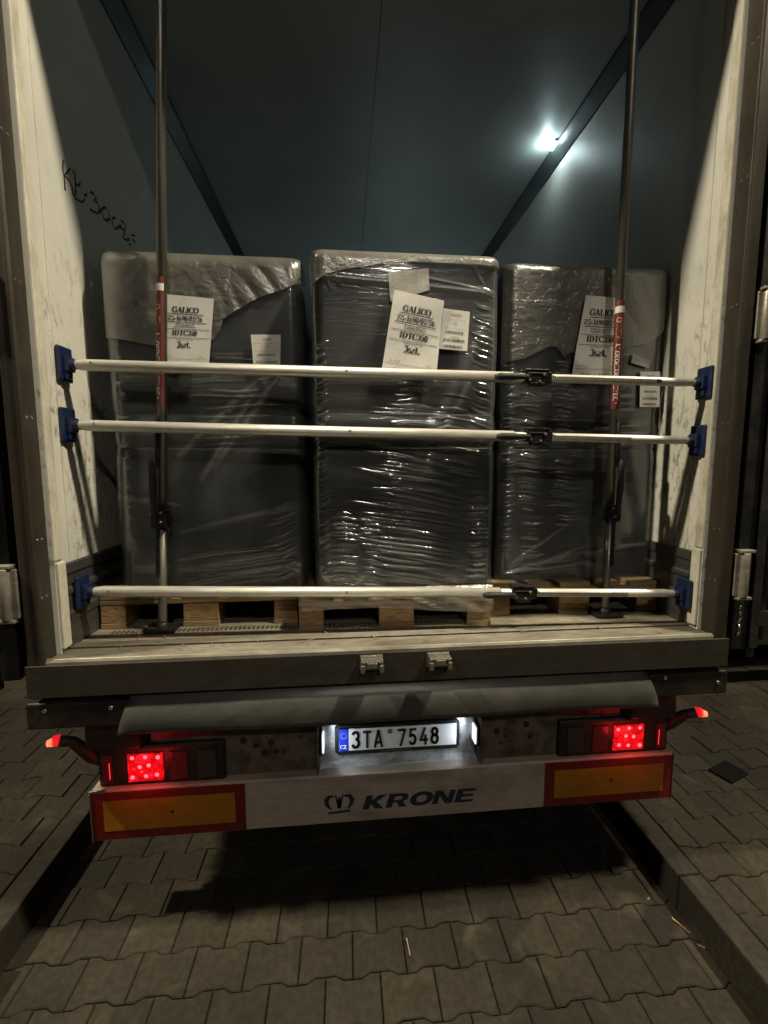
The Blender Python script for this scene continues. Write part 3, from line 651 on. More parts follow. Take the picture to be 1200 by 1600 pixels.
# dark blue lettering, bold slanted
def face_out(o):
    me = o.data
    for p in me.polygons:
        if p.normal.y > 0: p.flip()
    me.update()
def kr():
    """heavy slanted capitals as filled polygons"""
    L = {'K': [[(0,0),(.3,0),(.3,.36),(.62,0),(1.0,0),(.56,.5),(.98,1),(.62,1),(.3,.62),(.3,1),(0,1)]],
         'R': [[(0,0),(.3,0),(.3,.34),(.46,.34),(.66,0),(1.0,0),(.76,.38),(.94,.52),(.96,.78),(.84,.95),(.66,1),(0,1)]],
         'O': 'ring', 'N': [[(0,0),(.28,0),(.28,.58),(.66,0),(.98,0),(.98,1),(.70,1),(.70,.42),(.32,1),(0,1)]],
         'E': [[(0,0),(.9,0),(.9,.2),(.3,.2),(.3,.41),(.84,.41),(.84,.6),(.3,.6),(.3,.8),(.9,.8),(.9,1),(0,1)]]}
    b = MB(); x = -.150; H = .061; W = .0885
    def face(poly, x):
        vs = [b.bm.verts.new((x+px*W+py*H*.30, .1224, .4525+py*H)) for px, py in poly]; b.bm.faces.new(vs)
    for ch in 'KRONE':
        if L[ch] == 'ring':
            n = 30; o = [(.5+.56*math.cos(2*math.pi*k/n), .5+.52*math.sin(2*math.pi*k/n)) for k in range(n)]; i = [(.5+.25*math.cos(2*math.pi*k/n), .5+.27*math.sin(2*math.pi*k/n)) for k in range(n)]
            for k in range(n): face([o[k], o[(k+1) % n], i[(k+1) % n], i[k]], x+.004)
            x += W*1.12
        else:
            for p in L[ch]: face(p, x)
            x += W*1.08
    b.bm.normal_update()
    bmesh.ops.triangulate(b.bm, faces=[f for f in b.bm.faces if len(f.verts) > 4])
    o = b.build('maker_lettering', M['navy'], ub)
    # counter of the R
    c = MB(); xr = -.150+W*1.08
    vs = [c.bm.verts.new((xr+px*W+py*H*.30, .1219, .4525+py*H)) for px, py in ((.3,.54),(.58,.54),(.66,.60),(.66,.74),(.58,.8),(.3,.8))]; c.bm.faces.new(vs)
    lc = c.build('letter_counter', M['bumper'], ub); face_out(o); face_out(lc)
    # crown emblem: two curved flanks, a forked centre spike and a base stroke
    c = MB(); cx, cz = -.245, .492
    def stroke(pts, ws):
        for k in range(len(pts)-1):
            (ax, az), (bx, bz) = pts[k], pts[k+1]; L_ = math.hypot(bx-ax, bz-az); nx, nz = -(bz-az)/L_, (bx-ax)/L_
            wa, wb = ws[k], ws[k+1]
            vs = [c.bm.verts.new((px, .1224, pz)) for px, pz in ((ax+nx*wa, az+nz*wa), (bx+nx*wb, bz+nz*wb), (bx-nx*wb, bz-nz*wb), (ax-nx*wa, az-nz*wa))]
            c.bm.faces.new(vs)
    for s in (-1, 1):
        A = [(cx+s*px, cz+pz) for px, pz in ((.018,.026),(.035,.030),(.050,.020),(.054,.002),(.046,-.015),(.034,-.028))]
        stroke(A, [.002, .007, .010, .010, .007, .003])
        stroke([(cx, cz-.026), (cx+s*.007, cz+.006), (cx+s*.017, cz+.038)], [.007, .006, .001])
    stroke([(cx, cz-.028), (cx, cz+.010), (cx, cz+.030)], [.004, .006, .001])
    stroke([(cx-.046, cz-.046), (cx+.046, cz-.040)], [.005, .005])
    face_out(c.build('crown_emblem', M['navy'], ub))
kr()
# things hanging below: brackets, chassis beams, axles and wheels
for x in (-.62, .62): box('chassis_beam', x-.05, x+.05, .22, 12.8, .72, .93, M['black'], TR, .004)
for y in (.3, 2.4, 4.8, 7.2): box('cross_member', -1.2, 1.2, y, y+.08, .95, 1.06, M['black'], TR, .004)
for x in (-.72, .76): MB().obox((x, .30, .48), (1, 0, 0), .04, (0, 1, 0), .10, (0, 0, 1), .14).build('bumper_bracket', M['black'], TR, .006)
MB().obox((-.70, .18, .385), (1, 0, -.1), .10, (0, 1, 0), .02, (0, 0, 1), .020).build('tow_lug', M['rubber'], TR, .008)
b = MB(); b.box(-1.25, 1.25, .55, .57, .62, .94); b.build('rear_cross_panel', M['black'], TR, .003)
def wheel_meshes():
    prof = [(.26, -.14), (.30, -.15), (.44, -.145), (.485, -.12), (.50, -.09), (.50, .09), (.485, .12), (.44, .145), (.30, .15), (.26, .14)]
    def lathe(prof, nm, mt):
        n = 40; V = []; F = []; k = len(prof)
        for i in range(n):
            a = 2*math.pi*i/n
            for r, x in prof: V.append((x, r*math.cos(a), r*math.sin(a)))
        for i in range(n):
            for j in range(k): F.append((i*k+j, i*k+(j+1) % k, ((i+1) % n)*k+(j+1) % k, ((i+1) % n)*k+j))
        me = D.meshes.new(nm); me.from_pydata(V, [], F); me.materials.append(mt); return me
    return lathe(prof, 'tyre', M['rubber']), lathe([(.03, -.05), (.12, -.06), (.13, .0), (.2, .03), (.262, .12), (.262, -.12), (.03, -.07)], 'rim', M['zinc'])
TY, RI = wheel_meshes()
for y in (3.1, 4.4, 5.7):
    for s in (-1, 1):
        for x in (1.06,):
            e = D.objects.new('wheel', TY); COL.objects.link(e); e.parent = TR; e.location = (s*x, y, .503)
            r = D.objects.new('rim', RI); COL.objects.link(r); r.parent = e
            if s < 0: e.rotation_euler = (0, 0, math.pi)
for y in (3.1, 4.4, 5.7): MB().tube([(-1.0, y, .503), (1.0, y, .503)], .06, 14).build('axle', M['black'], TR)

# doors folded back along the sides, with hinges
for s in (-1, 1):
    ang = .10
    dr = D.objects.new('door_leaf', None)
    bx = MB(); bx.box(*sorted((s*0, s*.062)), .0, 1.2, 1.12, 3.98)
    leaf = bx.build('door_leaf', M['black'], TR, .004); leaf.location = (s*1.352, .03, 0); leaf.rotation_euler = (0, 0, -s*ang)
    gk = MB(); gk.box(*sorted((s*.064, s*.10)), -.012, 1.19, 1.13, 3.97)
    gz = 1.13
    for k in range(26):
        gk.box(*sorted((s*.068, s*(.10+.012*(k % 3)))), .002+k*.045, .030+k*.045, 1.085+.012*((k*7) % 4), 1.129)
    gk.build('door_gasket', M['rubber'], leaf, .003)
    hn = 0
    for z in (1.44, 2.42, 3.4):
        h = MB()
        h.box(*sorted((s*1.3125, s*1.350)), -.004, .012, z-.085, z+.085)
        h.tube([(s*1.348, -.006, z-.088), (s*1.348, -.006, z+.088)], .0175, 14)
        h.box(*sorted((s*1.322, s*1.384)), -.016, .018, z+.088, z+.100)
        h.box(*sorted((s*1.322, s*1.384)), -.016, .018, z-.100, z-.088)
        h.build('door_hinge', M['steel_h'], TR, .003)
    if s > 0:
        k = MB(); k.tube([(s*.13, .02, 1.16), (s*.13, .02, 3.95)], .014, 12)
        for z in (1.25, 2.6, 3.8): k.box(s*.10, s*.15, .0, .045, z-.03, z+.03)
        k.build('lock_rod', M['steel'], leaf)
        k = MB(); k.tube([(.045, -.03, 2.70), (.05, -.06, 2.73), (.08, -.075, 2.755), (.13, -.07, 2.76), (.15, -.07, 2.72), (.152, -.07, 2.58), (.13, -.06, 2.545), (.07, -.04, 2.54)], .008, 10)
        k.box(.085, .135, -.068, -.05, 2.57, 2.73); k.build('door_handle', M['steel_h'], leaf)
        k = MB()
        for j in range(6): k.tube([(s*.012+.004*(j % 2), -.015, 1.345-.028*j), (s*.012-.006*(j % 2), -.02, 1.325-.028*j)], .007, 8)
        k.build('chain', M['zinc'], leaf)
# handwriting with a black marker on the left wall
KE=[[(0.295, 2.994), (0.287, 2.96), (0.293, 2.938), (0.292, 2.887)], [(0.337, 2.992), (0.304, 2.953), (0.293, 2.941), (0.32, 2.939), (0.338, 2.926), (0.342, 2.902), (0.358, 2.896), (0.401, 2.908), (0.423, 2.931)], [(0.351, 2.992), (0.365, 2.992), (0.362, 2.953), (0.363, 2.932), (0.356, 2.907)], [(0.36, 2.951), (0.388, 2.961), (0.397, 2.979)], [(0.42, 2.944), (0.443, 2.961)], [(0.466, 2.983), (0.489, 2.992), (0.51, 2.987), (0.485, 2.958), (0.514, 2.973), (0.528, 2.953), (0.52, 2.932), (0.49, 2.919), (0.455, 2.911)], [(0.527, 2.94), (0.553, 2.967), (0.573, 2.984), (0.588, 2.987)], [(0.552, 2.957), (0.56, 2.931), (0.585, 2.937), (0.612, 2.957), (0.603, 2.988)], [(0.673, 2.988), (0.654, 2.987), (0.632, 2.969), (0.632, 2.948), (0.647, 2.936), (0.674, 2.947), (0.69, 2.965)], [(0.69, 2.965), (0.72, 2.985)], [(0.716, 3.007), (0.744, 3.009), (0.761, 3.003), (0.743, 2.975), (0.742, 2.952)], [(0.697, 2.968), (0.74, 2.977)], [(0.724, 2.938), (0.749, 2.938), (0.775, 2.948), (0.792, 2.964)], [(0.814, 2.991), (0.855, 3.007)], [(0.827, 2.977), (0.858, 2.976)], [(0.784, 2.932), (0.808, 2.945)]]
k = MB()
for st_ in KE:
    k.tube([(-1.2296, y, z) for y, z in st_], [.0040+.0022*random.random() for _ in st_], 6)
o = k.build('marker_writing', M['marker'], left_wall)
for v in o.data.vertices: v.co.x = -1.2298+(v.co.x+1.2296)*.15+.0003
# cool glare spot at the right ceiling edge, built as an added glowing block
b = MB(); b.obox((1.156, 1.375, ZC-.006), (0, 1, 0), .040, (1, 0, 0), .012, (0, 0, 1), .006)
il = b.build('glare_block', M['zinc'], TR, .004)
b = MB(); b.obox((1.156, 1.375, ZC-.016), (0, 1, 0), .036, (1, 0, 0), .013, (0, 0, 1), .005); b.build('lamp_lens', M['coolglare'], il, .002)  # glowing face draws the glare, no real lamp lens
lamp('cool_fill', (1.11, 1.372, ZC-.055), 1.7, (.74, .96, 1), .02).parent = TR  # added light, spreads the glare's halo over ceiling and wall
lamp('cool_fill', (.45, 3.3, ZC-1.2), 8.5, (.66, .86, .92), .5).parent = TR  # added unseen fill without a fitting, lifts the cool walls and ceiling

# ================================================================== NEIGHBOURING TRAILERS (dark, either side)
dark = dirty('dark_tarpaulin', (.010, .011, .014), .5, 0, (.02, .02, .02), .4, 3, None, .2, .2, 20)
NB = thing('parked_trailer', 'dark parked trailer beyond the right-hand door, mostly in the night', 'trailer', (3.75, 1.35, KH), group='dark trailers parked alongside')
box('body', -1.28, 1.28, 0, 12, 1.0, 3.9, dark, NB, .02)
box('side_skirt', -1.27, 1.27, .5, 12, .35, .995, dark, NB, .02)
for s in (-1, 1):
    for y in (.6, 1.9):
        e = D.objects.new('wheel', TY); COL.objects.link(e); e.parent = NB; e.location = (s*1.1, y+.1, .503)
        r = D.objects.new('rim', RI); COL.objects.link(r); r.parent = e
box('rear_bumper', -1.2, 1.2, .02, .12, .35, .55, M['black'], NB, .01)
box('corner_trim', -1.30, -1.285, -.01, .03, .9, 3.9, M['steel'], NB, .003)
dup(NB, (-3.9, 2.5, KH), label='dark parked trailer beyond the left-hand door, mostly in the night')

# ================================================================== PALLETS
def make_pallet(label):
    """European pallet, short end towards the viewer; origin at front centre on the floor"""
    t = thing('wooden_pallet', label, 'pallet', group='wooden pallets on the trailer floor')
    for x, hw in ((-.35, .05), (0, .0725), (.35, .05)):
        box('bottom_board', x-hw, x+hw, 0, 1.2, 0, .022, M['wood'], t, .002)
    for y in (.0, .527, 1.055):
        for x, hw in ((-.35, .05), (0, .0725), (.35, .05)):
            yy = y+.002
            box('block', x-hw+.001, x+hw-.001, yy, yy+.143, .0225, .0995, M['woodend'], t, .003)
    for y in (.0, .527, 1.055):
        box('stringer_board', -.4, .4, y+.001, y+.144, .100, .1215, M['wood'], t, .002)
    for x, hw in ((-.3275, .0725), (-.165, .05), (0, .0725), (.165, .05), (.3275, .0725)):
        box('deck_board', x-hw+.001, x+hw-.001, .0, 1.2, .122, .144, M['wood'], t, .002)
    return t
pC = make_pallet('middle wooden pallet, set nearest the sill, under the wrapped stack with the brightest sheet')
pC.location = (.0, .188, F0)
dup(pC, (-.815, .290, F0), label='left wooden pallet under the wrapped stack behind the red-stickered upright pole')
dup(pC, (.822, .285, F0), label='right wooden pallet in shade, under the wrapped stack beside the right wall')

# ================================================================== WRAPPED STACKS
def rrect(w, d, r, nf, ns=16, nc=8):
    """rounded rectangle footprint, front edge first (x from -w/2 to w/2 at y=0), counter-clockwise seen from above"""
    P = []
    for i in range(nf+1): P.append((-w/2+r+(w-2*r)*i/nf, 0, 0, -1))
    def cor(cx, cy, a0):
        for i in range(1, nc):
            a = math.radians(a0+90*i/nc); P.append((cx+r*math.cos(a), cy+r*math.sin(a), math.cos(a), math.sin(a)))
    cor(w/2-r, r, -90)
    for i in range(ns+1): P.append((w/2, r+(d-2*r)*i/ns, 1, 0))
    cor(w/2-r, d-r, 0)
    for i in range(5): P.append((w/2-r-(w-2*r)*i/4, d, 0, 1))
    cor(-w/2+r, d-r, 90)
    for i in range(ns+1): P.append((-w/2, d-r-(d-2*r)*i/ns, -1, 0))
    cor(-w/2+r, r, 180)
    return np.array(P)
def shell(name, w, d, h, r, rt, nf, nz, mat, parent, disp=None, prof=None, z0=0, slump=None, closed=True):
    P = rrect(w, d, r, nf); n = len(P)
    rows = []   # (inset, z)
    for i in range(nz+1): rows.append((0, z0+(h-z0-rt)*i/nz))
    for i in range(1, 9):
        a = math.radians(90*i/8); rows.append((rt*(1-math.cos(a)), h-rt+rt*math.sin(a)))
    V = np.zeros((len(rows), n, 3)); C = np.zeros((len(rows), n))
    for k, (ins, z) in enumerate(rows):
        x = P[:, 0]-P[:, 2]*ins; y = P[:, 1]-P[:, 3]*ins
        off = prof(z) if prof else 0
        x = x+P[:, 2]*off; y = y+P[:, 3]*off
        V[k, :, 0] = x; V[k, :, 1] = y; V[k, :, 2] = z
    if disp is not None:
        dd, cc = disp(V[:, :, 0], V[:, :, 2], P)
        V[:, :, 0] += P[None, :, 2]*dd; V[:, :, 1] += P[None, :, 3]*dd; C = cc
    if slump: V[:, :, 2] = slump(V[:, :, 0], V[:, :, 2])
    F = []
    for k in range(len(rows)-1):
        for i in range(n):
            j = (i+1) % n; F.append((k*n+i, k*n+j, (k+1)*n+j, (k+1)*n+i))
    Vf = V.reshape(-1, 3).tolist(); top = (len(rows)-1)*n
    cI = len(Vf); Vf.append((0, d/2, float(V[-1, :, 2].mean())))
    for i in range(n): F.append((top+i, top+(i+1) % n, cI))
    Cf = np.append(C.ravel(), 0)
    return raw(name, Vf, F, mat, parent, True, Cf)
def bin_prof(levels, depth=.0055, wd=.03):
    def f(z): return -sum(depth*math.exp(-((z-l)/wd)**2) for l in levels)
    return f
def wrinkles(bands, seed, amp=.0052, soft=None, tens=()):
    """bands: (x0,x1,z0,z1,spacing,slope,len) near-horizontal creases; tens: (x0,z0,x1,z1,amp,width) tension folds"""
    rg = np.random.RandomState(seed); L = []
    for x0, x1, z0, z1, sp_, sl_, ln in bands:
        z = z0
        while z < z1:
            c = rg.uniform(x0, x1) if ln < (x1-x0)*.7 else (x0+x1)/2+rg.uniform(-.15, .15)*(x1-x0)
            L.append((c, z+rg.uniform(-.3, .3)*sp_, ln*rg.uniform(.55, 1.15)/2, sl_+rg.uniform(-.035, .035), rg.uniform(.3, 1)*amp, rg.uniform(.0028, .0048)))
            z += sp_*.72*rg.uniform(.5, 1.35)
    def f(X, Z, P):
        dd = np.zeros_like(X); cr = np.zeros_like(X)
        front = (P[None, :, 3] < -.2)
        for c, zc, hl_, sl_, a, wd in L:
            t = (X-c)/hl_; env = np.clip(1-t*t, 0, 1)**.7*front
            e = np.exp(-((Z-(zc+sl_*(X-c)+.003*np.sin(t*3+c*40)))/wd)**2)*env
            dd += a*e; cr += .20*e*(a/amp)
        for x0, z0, x1, z1, a, wd in tens:
            dx, dz = x1-x0, z1-z0; LL = math.hypot(dx, dz); t = ((X-x0)*dx+(Z-z0)*dz)/LL**2; dist = ((X-x0)*dz-(Z-z0)*dx)/LL
            env = np.clip(1-(2*t-1)**6, 0, 1)*((t > 0) & (t < 1))*front
            e = np.exp(-(dist/wd)**2)*env; dd += a*e; cr += .16*e
        # soft large puckering
        dd += (.0020*np.sin(X*9+Z*5+seed)*np.sin(Z*7-X*4+2*seed)+.0008*np.sin(X*23-Z*17+seed))
        return dd, np.clip(cr, 0, .6)
    return f
def cover(name, pts, w, xc, ztop, yf, d, parent, seed, crumple=.006, prof=None, rt=.05, side=.12):
    """milky sheet over the top of the stack; lower edge is the polyline pts (local x, z)"""
    xs = [p[0] for p in pts]; zs = [p[1] for p in pts]; nu, nv = 130, 60; V = []; F = []
    rg = np.random.RandomState(seed); ph = rg.uniform(0, 6, 24); fr = rg.uniform(8, 46, (24, 2))
    for i in range(nu+1):
        x = xs[0]+(xs[-1]-xs[0])*i/nu; zl = float(np.interp(x, xs, zs)); zt = ztop-rt
        for j in range(nv+1):
            v = j/nv
            if v < .78: z = zl+(zt-zl)*(v/.78); y = -.0095
            else:
                a = math.radians(90*(v-.78)/.22*1.0); z = zt+(rt+.006)*math.sin(a); y = -.0095+rt*(1-math.cos(a))+ (0 if v < .999 else .25)
            q = sum(math.sin(fr[k, 0]*x+(fr[k, 1]*z)+ph[k])*(1/(1+k*.25)) for k in range(0, 24, 2))
            cr = crumple*abs(q)*.35*(.25+.75*min(1, max(0, (x-xs[0])/(xs[-1]-xs[0])*2.6-.9))) if v < .9 else 0
            # keep near rounded vertical corners
            e = abs(x)-(w/2-.06); yc = 0
            if e > 0: yc = .06-math.sqrt(max(.0, .06**2-min(e, .0599)**2))
            V.append((x, y-cr+yc+(prof(z) if prof else 0)*-1, z))
    r = nv+1
    for i in range(nu):
        for j in range(nv): F.append((i*r+j, (i+1)*r+j, (i+1)*r+j+1, i*r+j+1))
    return raw(name, V, F, M['cap'], parent, True, np.zeros(len(V)))
CAPH = .78
def build_stack(label, loc, w, d, H, bands, tens, seed, seams, slump=None, cap=None, crumple=.006, r=.055, rt=.035):
    t = thing('wrapped_stack', label, 'wrapped goods', loc, group='film-wrapped stacks on the pallets')
    lv = [0]+seams+[H]
    for a, b in zip(lv, lv[1:]):
        hh = b-a
        o = shell('plastic_bin', w-.02, d-.02, hh-.002, r-.008, (.010 if b < H else rt), 24, 14, M['bin'], t, slump=None, prof=lambda z, hh=hh: -.008*math.exp(-(z/.012)**2))
        o.location = (0, .010, a)
    if slump:
        for o in t.children:
            a = o.location.z
            for v in o.data.vertices: v.co.z = float(slump(np.array(v.co.x), np.array(v.co.z+a)))-a
    shell('stretch_film', w, d, H+.006, r, rt+.004, 170, 480, M['film'], t, wrinkles(bands, seed, tens=tens), bin_prof(seams), -.02, slump)
    if cap: cover('cover_sheet', cap, w, 0, H+.004, 0, d, t, seed, crumple, None, rt+.004)
    return t
HZ = F0+.146
def loc_pts(pts, x, z=HZ): return [(round(a-x, 4), round(b-z, 4)) for a, b in pts]
# ---- middle
cx = .042; H = 2.683-HZ
C = build_stack('middle wrapped stack, nearest the sill, creased film shining on its lower half', (cx, .212, HZ), .755, 1.1, H,
  [(-.17, .23, .05, .62, .021, -.17, .42), (-.31, -.19, .03, .34, .019, -.03, .12), (-.19, -.10, .03, .30, .017, -.2, .09), (.25, .36, .04, .42, .020, -.06, .10),
   (.26, .365, .58, 1.22, .024, -.42, .10), (-.36, -.31, .1, 1.0, .030, .3, .05), (-.05, .09, .75, 1.28, .03, .0, .12), (-.10, .16, .42, .78, .045, -.08, .3), (.1, .2, .62, .74, .02, .1, .07), (.12, .3, .5, .8, .05, -.1, .2)],
  [(-.37, 1.245, .37, 1.195, .009, .009), (.0, 1.26, .37, 1.20, .004, .006), (.36, 1.15, .02, .52, .003, .02), (.30, .95, .05, .45, .0025, .015), (-.33, 1.33, -.25, 1.20, .003, .006), (-.35, 1.32, -.29, 1.19, .003, .005), (.25, 1.32, .31, 1.22, .003, .006)],
  11, [.60, .735], None, loc_pts([(-.335, 2.55), (-.323, 2.557), (-.268, 2.593), (-.196, 2.612), (-.099, 2.629), (0.0, 2.652), (.06, 2.668), (.25, 2.668), (.40, 2.664), (.418, 2.66)], cx), .003)
# ---- left, with a rounded slumping right shoulder
lx = -.757; H2 = 2.700-HZ
def slumpL(X, Z): 
    k = np.clip((X-.24)/.15, 0, 1); return Z-.085*k*k*np.clip((Z-.8)/.5, 0, 1)
L_ = build_stack('left wrapped stack with crumpled milky sheet and a rounded right shoulder', (lx, .315, HZ), .787, 1.1, H2,
  [(.2, .37, .04, .38, .028, .35, .12), (-.37, -.3, .2, 1.0, .06, -.1, .06), (-.1, .35, .6, 1.0, .05, .06, .35), (-.1, .3, .0, .2, .03, .12, .4)],
  [(-.10, .10, .36, .17, .004, .010), (-.12, .03, .37, .12, .005, .012), (-.14, .55, .25, .92, .003, .012), (-.05, .45, .2, .85, .0025, .01), (.0, .5, .33, .95, .0025, .01), (-.15, .25, .37, .36, .002, .01), (-.39, .40, -.12, .36, .002, .008), (-.39, 1.1, .1, 1.15, .004, .01)],
  23, [.60, .735], slumpL, loc_pts([(-1.138, 2.37), (-1.034, 2.356), (-0.917, 2.335), (-0.80, 2.345), (-0.723, 2.368), (-0.689, 2.413), (-0.683, 2.449), (-0.621, 2.487), (-0.546, 2.532), (-0.446, 2.569), (-0.376, 2.60)], lx), .008, .06, .055)
# ---- right
rx = .857; H3 = 2.722-HZ
R3 = build_stack('right wrapped stack with loose film wisps on top, beside the right wall', (rx, .345, HZ), .765, 1.1, H3,
  [(-.37, -.31, .1, 1.25, .022, .0, .06), (-.30, -.20, .35, .95, .021, -.03, .12), (-.15, -.03, .35, .98, .022, -.03, .12), (-.28, -.17, .05, .35, .03, .05, .1), (-.13, .03, .25, .5, .035, .0, .14), (-.35, -.28, 1.0, 1.27, .022, -.1, .08), (.0, .3, .6, 1.0, .08, .02, .3)],
  [(-.36, 1.22, .1, 1.225, .007, .008), (-.33, 1.2, -.27, 1.10, .005, .008), (-.30, 1.32, -.20, 1.05, .003, .01), (-.25, 1.0, -.1, 1.15, .003, .01), (-.36, .02, .05, .16, .004, .01), (-.36, .03, .1, .08, .005, .01), (-.34, .06, -.02, .28, .003, .008), (.0, .12, .37, .16, .003, .01), (-.36, .62, .1, .66, .004, .01)],
  31, [.60, .735], None, loc_pts([(.48, 2.31), (.58, 2.334), (.69, 2.385), (.715, 2.383), (.755, 2.337), (.777, 2.36), (.991, 2.37), (1.079, 2.394), (1.139, 2.406), (1.205, 2.457), (1.222, 2.48)], rx), .004)
# loose wisps of film on the right stack
V = []; F = []
for (x0, x1, hgt, yo) in ((.68, .80, .030, .02), (.74, .93, .022, .05), (.90, 1.00, .045, .03), (.60, .72, .012, .01)):
    n = 16; i0 = len(V)
    for i in range(n+1):
        u = i/n; x = x0+(x1-x0)*u
        for v in (0, .33, .66, 1): V.append((x+.012*v*math.sin(u*14), .36+yo+.03*v+.012*math.sin(9*u+3*v), 2.695+hgt*v*(.35+.65*abs(math.sin(u*5+x0*30)))))
    for i in range(n):
        for j in range(3): a = i0+i*4+j; F.append((a, a+4, a+5, a+1))
o = raw('film_wisp', [(a-rx, b-.345, c-HZ) for a, b, c in V], F, M['filmthin'], R3, True, np.full(len(V), .25))
# film skirt over the middle pallet's upper boards
V = []; F = []; nu, nv = 90, 8
for i in range(nu+1):
    u = i/nu; x = -.385+.79*u; low = 1.285+.012*math.sin(u*5)-.012*u
    for j in range(nv+1):
        v = j/nv; V.append((x, .178-.004*math.sin(3.1*v)-.003*math.sin(u*30+v*9)+(.02 if v > .9 else 0), low+(1.372-low)*v))
for i in range(nu):
    for j in range(nv): a = i*(nv+1)+j; F.append((a, a+nv+1, a+nv+2, a+1))
raw('film_skirt', [(a-cx, b-.212, c-HZ) for a, b, c in V], F, M['filmthin'], C, True, np.zeros(len(V)))
# papers
def paper(parent, quad, off, ph, nm='printed_sheet', bulge=.003, mat='paper'):
    px, py, pz = parent.location
    q = [(a-px, b-pz) for a, b in quad]
    s = Sheet(q, lambda x, z: -off, bulge, ph); o = s.mesh(nm, M[mat], parent); return s, o
BIG = [('GALICO', .225, .076, .50, .66, .25), ('_', .242, .17, .83, .009), ('ZS-1690/02/26', .335, .064, .50, .86, .22), ('_', .352, .10, .90, .009),
       ('P2026/00572', .415, .040, .50, .50, .14), ('_', .421, .28, .72, .005), ('_', .447, .04, .96, .006), ('IDTC350', .535, .072, .50, .62, .25), ('_', .567, .04, .96, .006),
       ('ANTRACYT 0410', .606, .026, .50, .42, .10), ('3szt.', .705, .085, .50, .38, .24)]
SM = [('ZA: 02.26', .838, .026, .20, .30, .1), ('_', .860, .04, .96, .004), ('Podpis', .842, .022, .83, .16, .1), ('Produkcja ZAM', .950, .040, .45, .56, .14)]
SMALL = [('GALICO', .15, .055, .52, .40, .15), ('_', .24, .08, .9, .004), ('KTO 1', .30, .028, .5, .2, .1), ('ANTRACYT', .35, .028, .5, .4, .1), ('0410', .40, .026, .5, .2, .1), ('_', .46, .08, .9, .004),
         ('|', .53, .18, .80, .060), ('ZS-1690/02', .70, .040, .5, .6, .11), ('|', .725, .12, .88, .065), ('|', .885, .14, .82, .065)]
for st_, (qb, qs, off, ph) in {'C': ([(-.011, 2.538), (.183, 2.504), (.153, 2.200), (-.062, 2.228)], [(.183, 2.478), (.288, 2.469), (.280, 2.319), (.167, 2.326)], .016, 0.3),
        'L': ([(-.911, 2.527), (-.707, 2.517), (-.737, 2.250), (-.932, 2.245)], [(-.575, 2.391), (-.458, 2.394), (-.463, 2.252), (-.567, 2.252)], .030, 1.1),
        'R': ([(.827, 2.592), (1.008, 2.587), (.999, 2.240), (.776, 2.237)], [(1.105, 2.283), (1.199, 2.285), (1.205, 2.130), (1.111, 2.129)], .022, 2.0)}.items():
    par = {'C': C, 'L': L_, 'R': R3}[st_]
    s, o = paper(par, qb, off, ph); s.text(BIG, 'sheet_text', M['ink'], o); s.text(SM, 'small_print', M['greyink'], o)
    s, o = paper(par, qs, .012 if st_ != 'L' else .010, ph+1, 'barcode_label', .001); s.text(SMALL, 'barcode_print', M['greyink'] if st_ != 'C' else M['ink'], o)
s, o = paper(C, [(-.034, 2.604), (.122, 2.624), (.127, 2.544), (-.026, 2.497)], .012, .5, 'covered_label', .001, 'tape')
s, o = paper(R3, [(1.067, 2.358), (1.150, 2.329), (1.143, 2.298), (1.057, 2.321)], .012, .5, 'tape_piece', .001, 'tape')

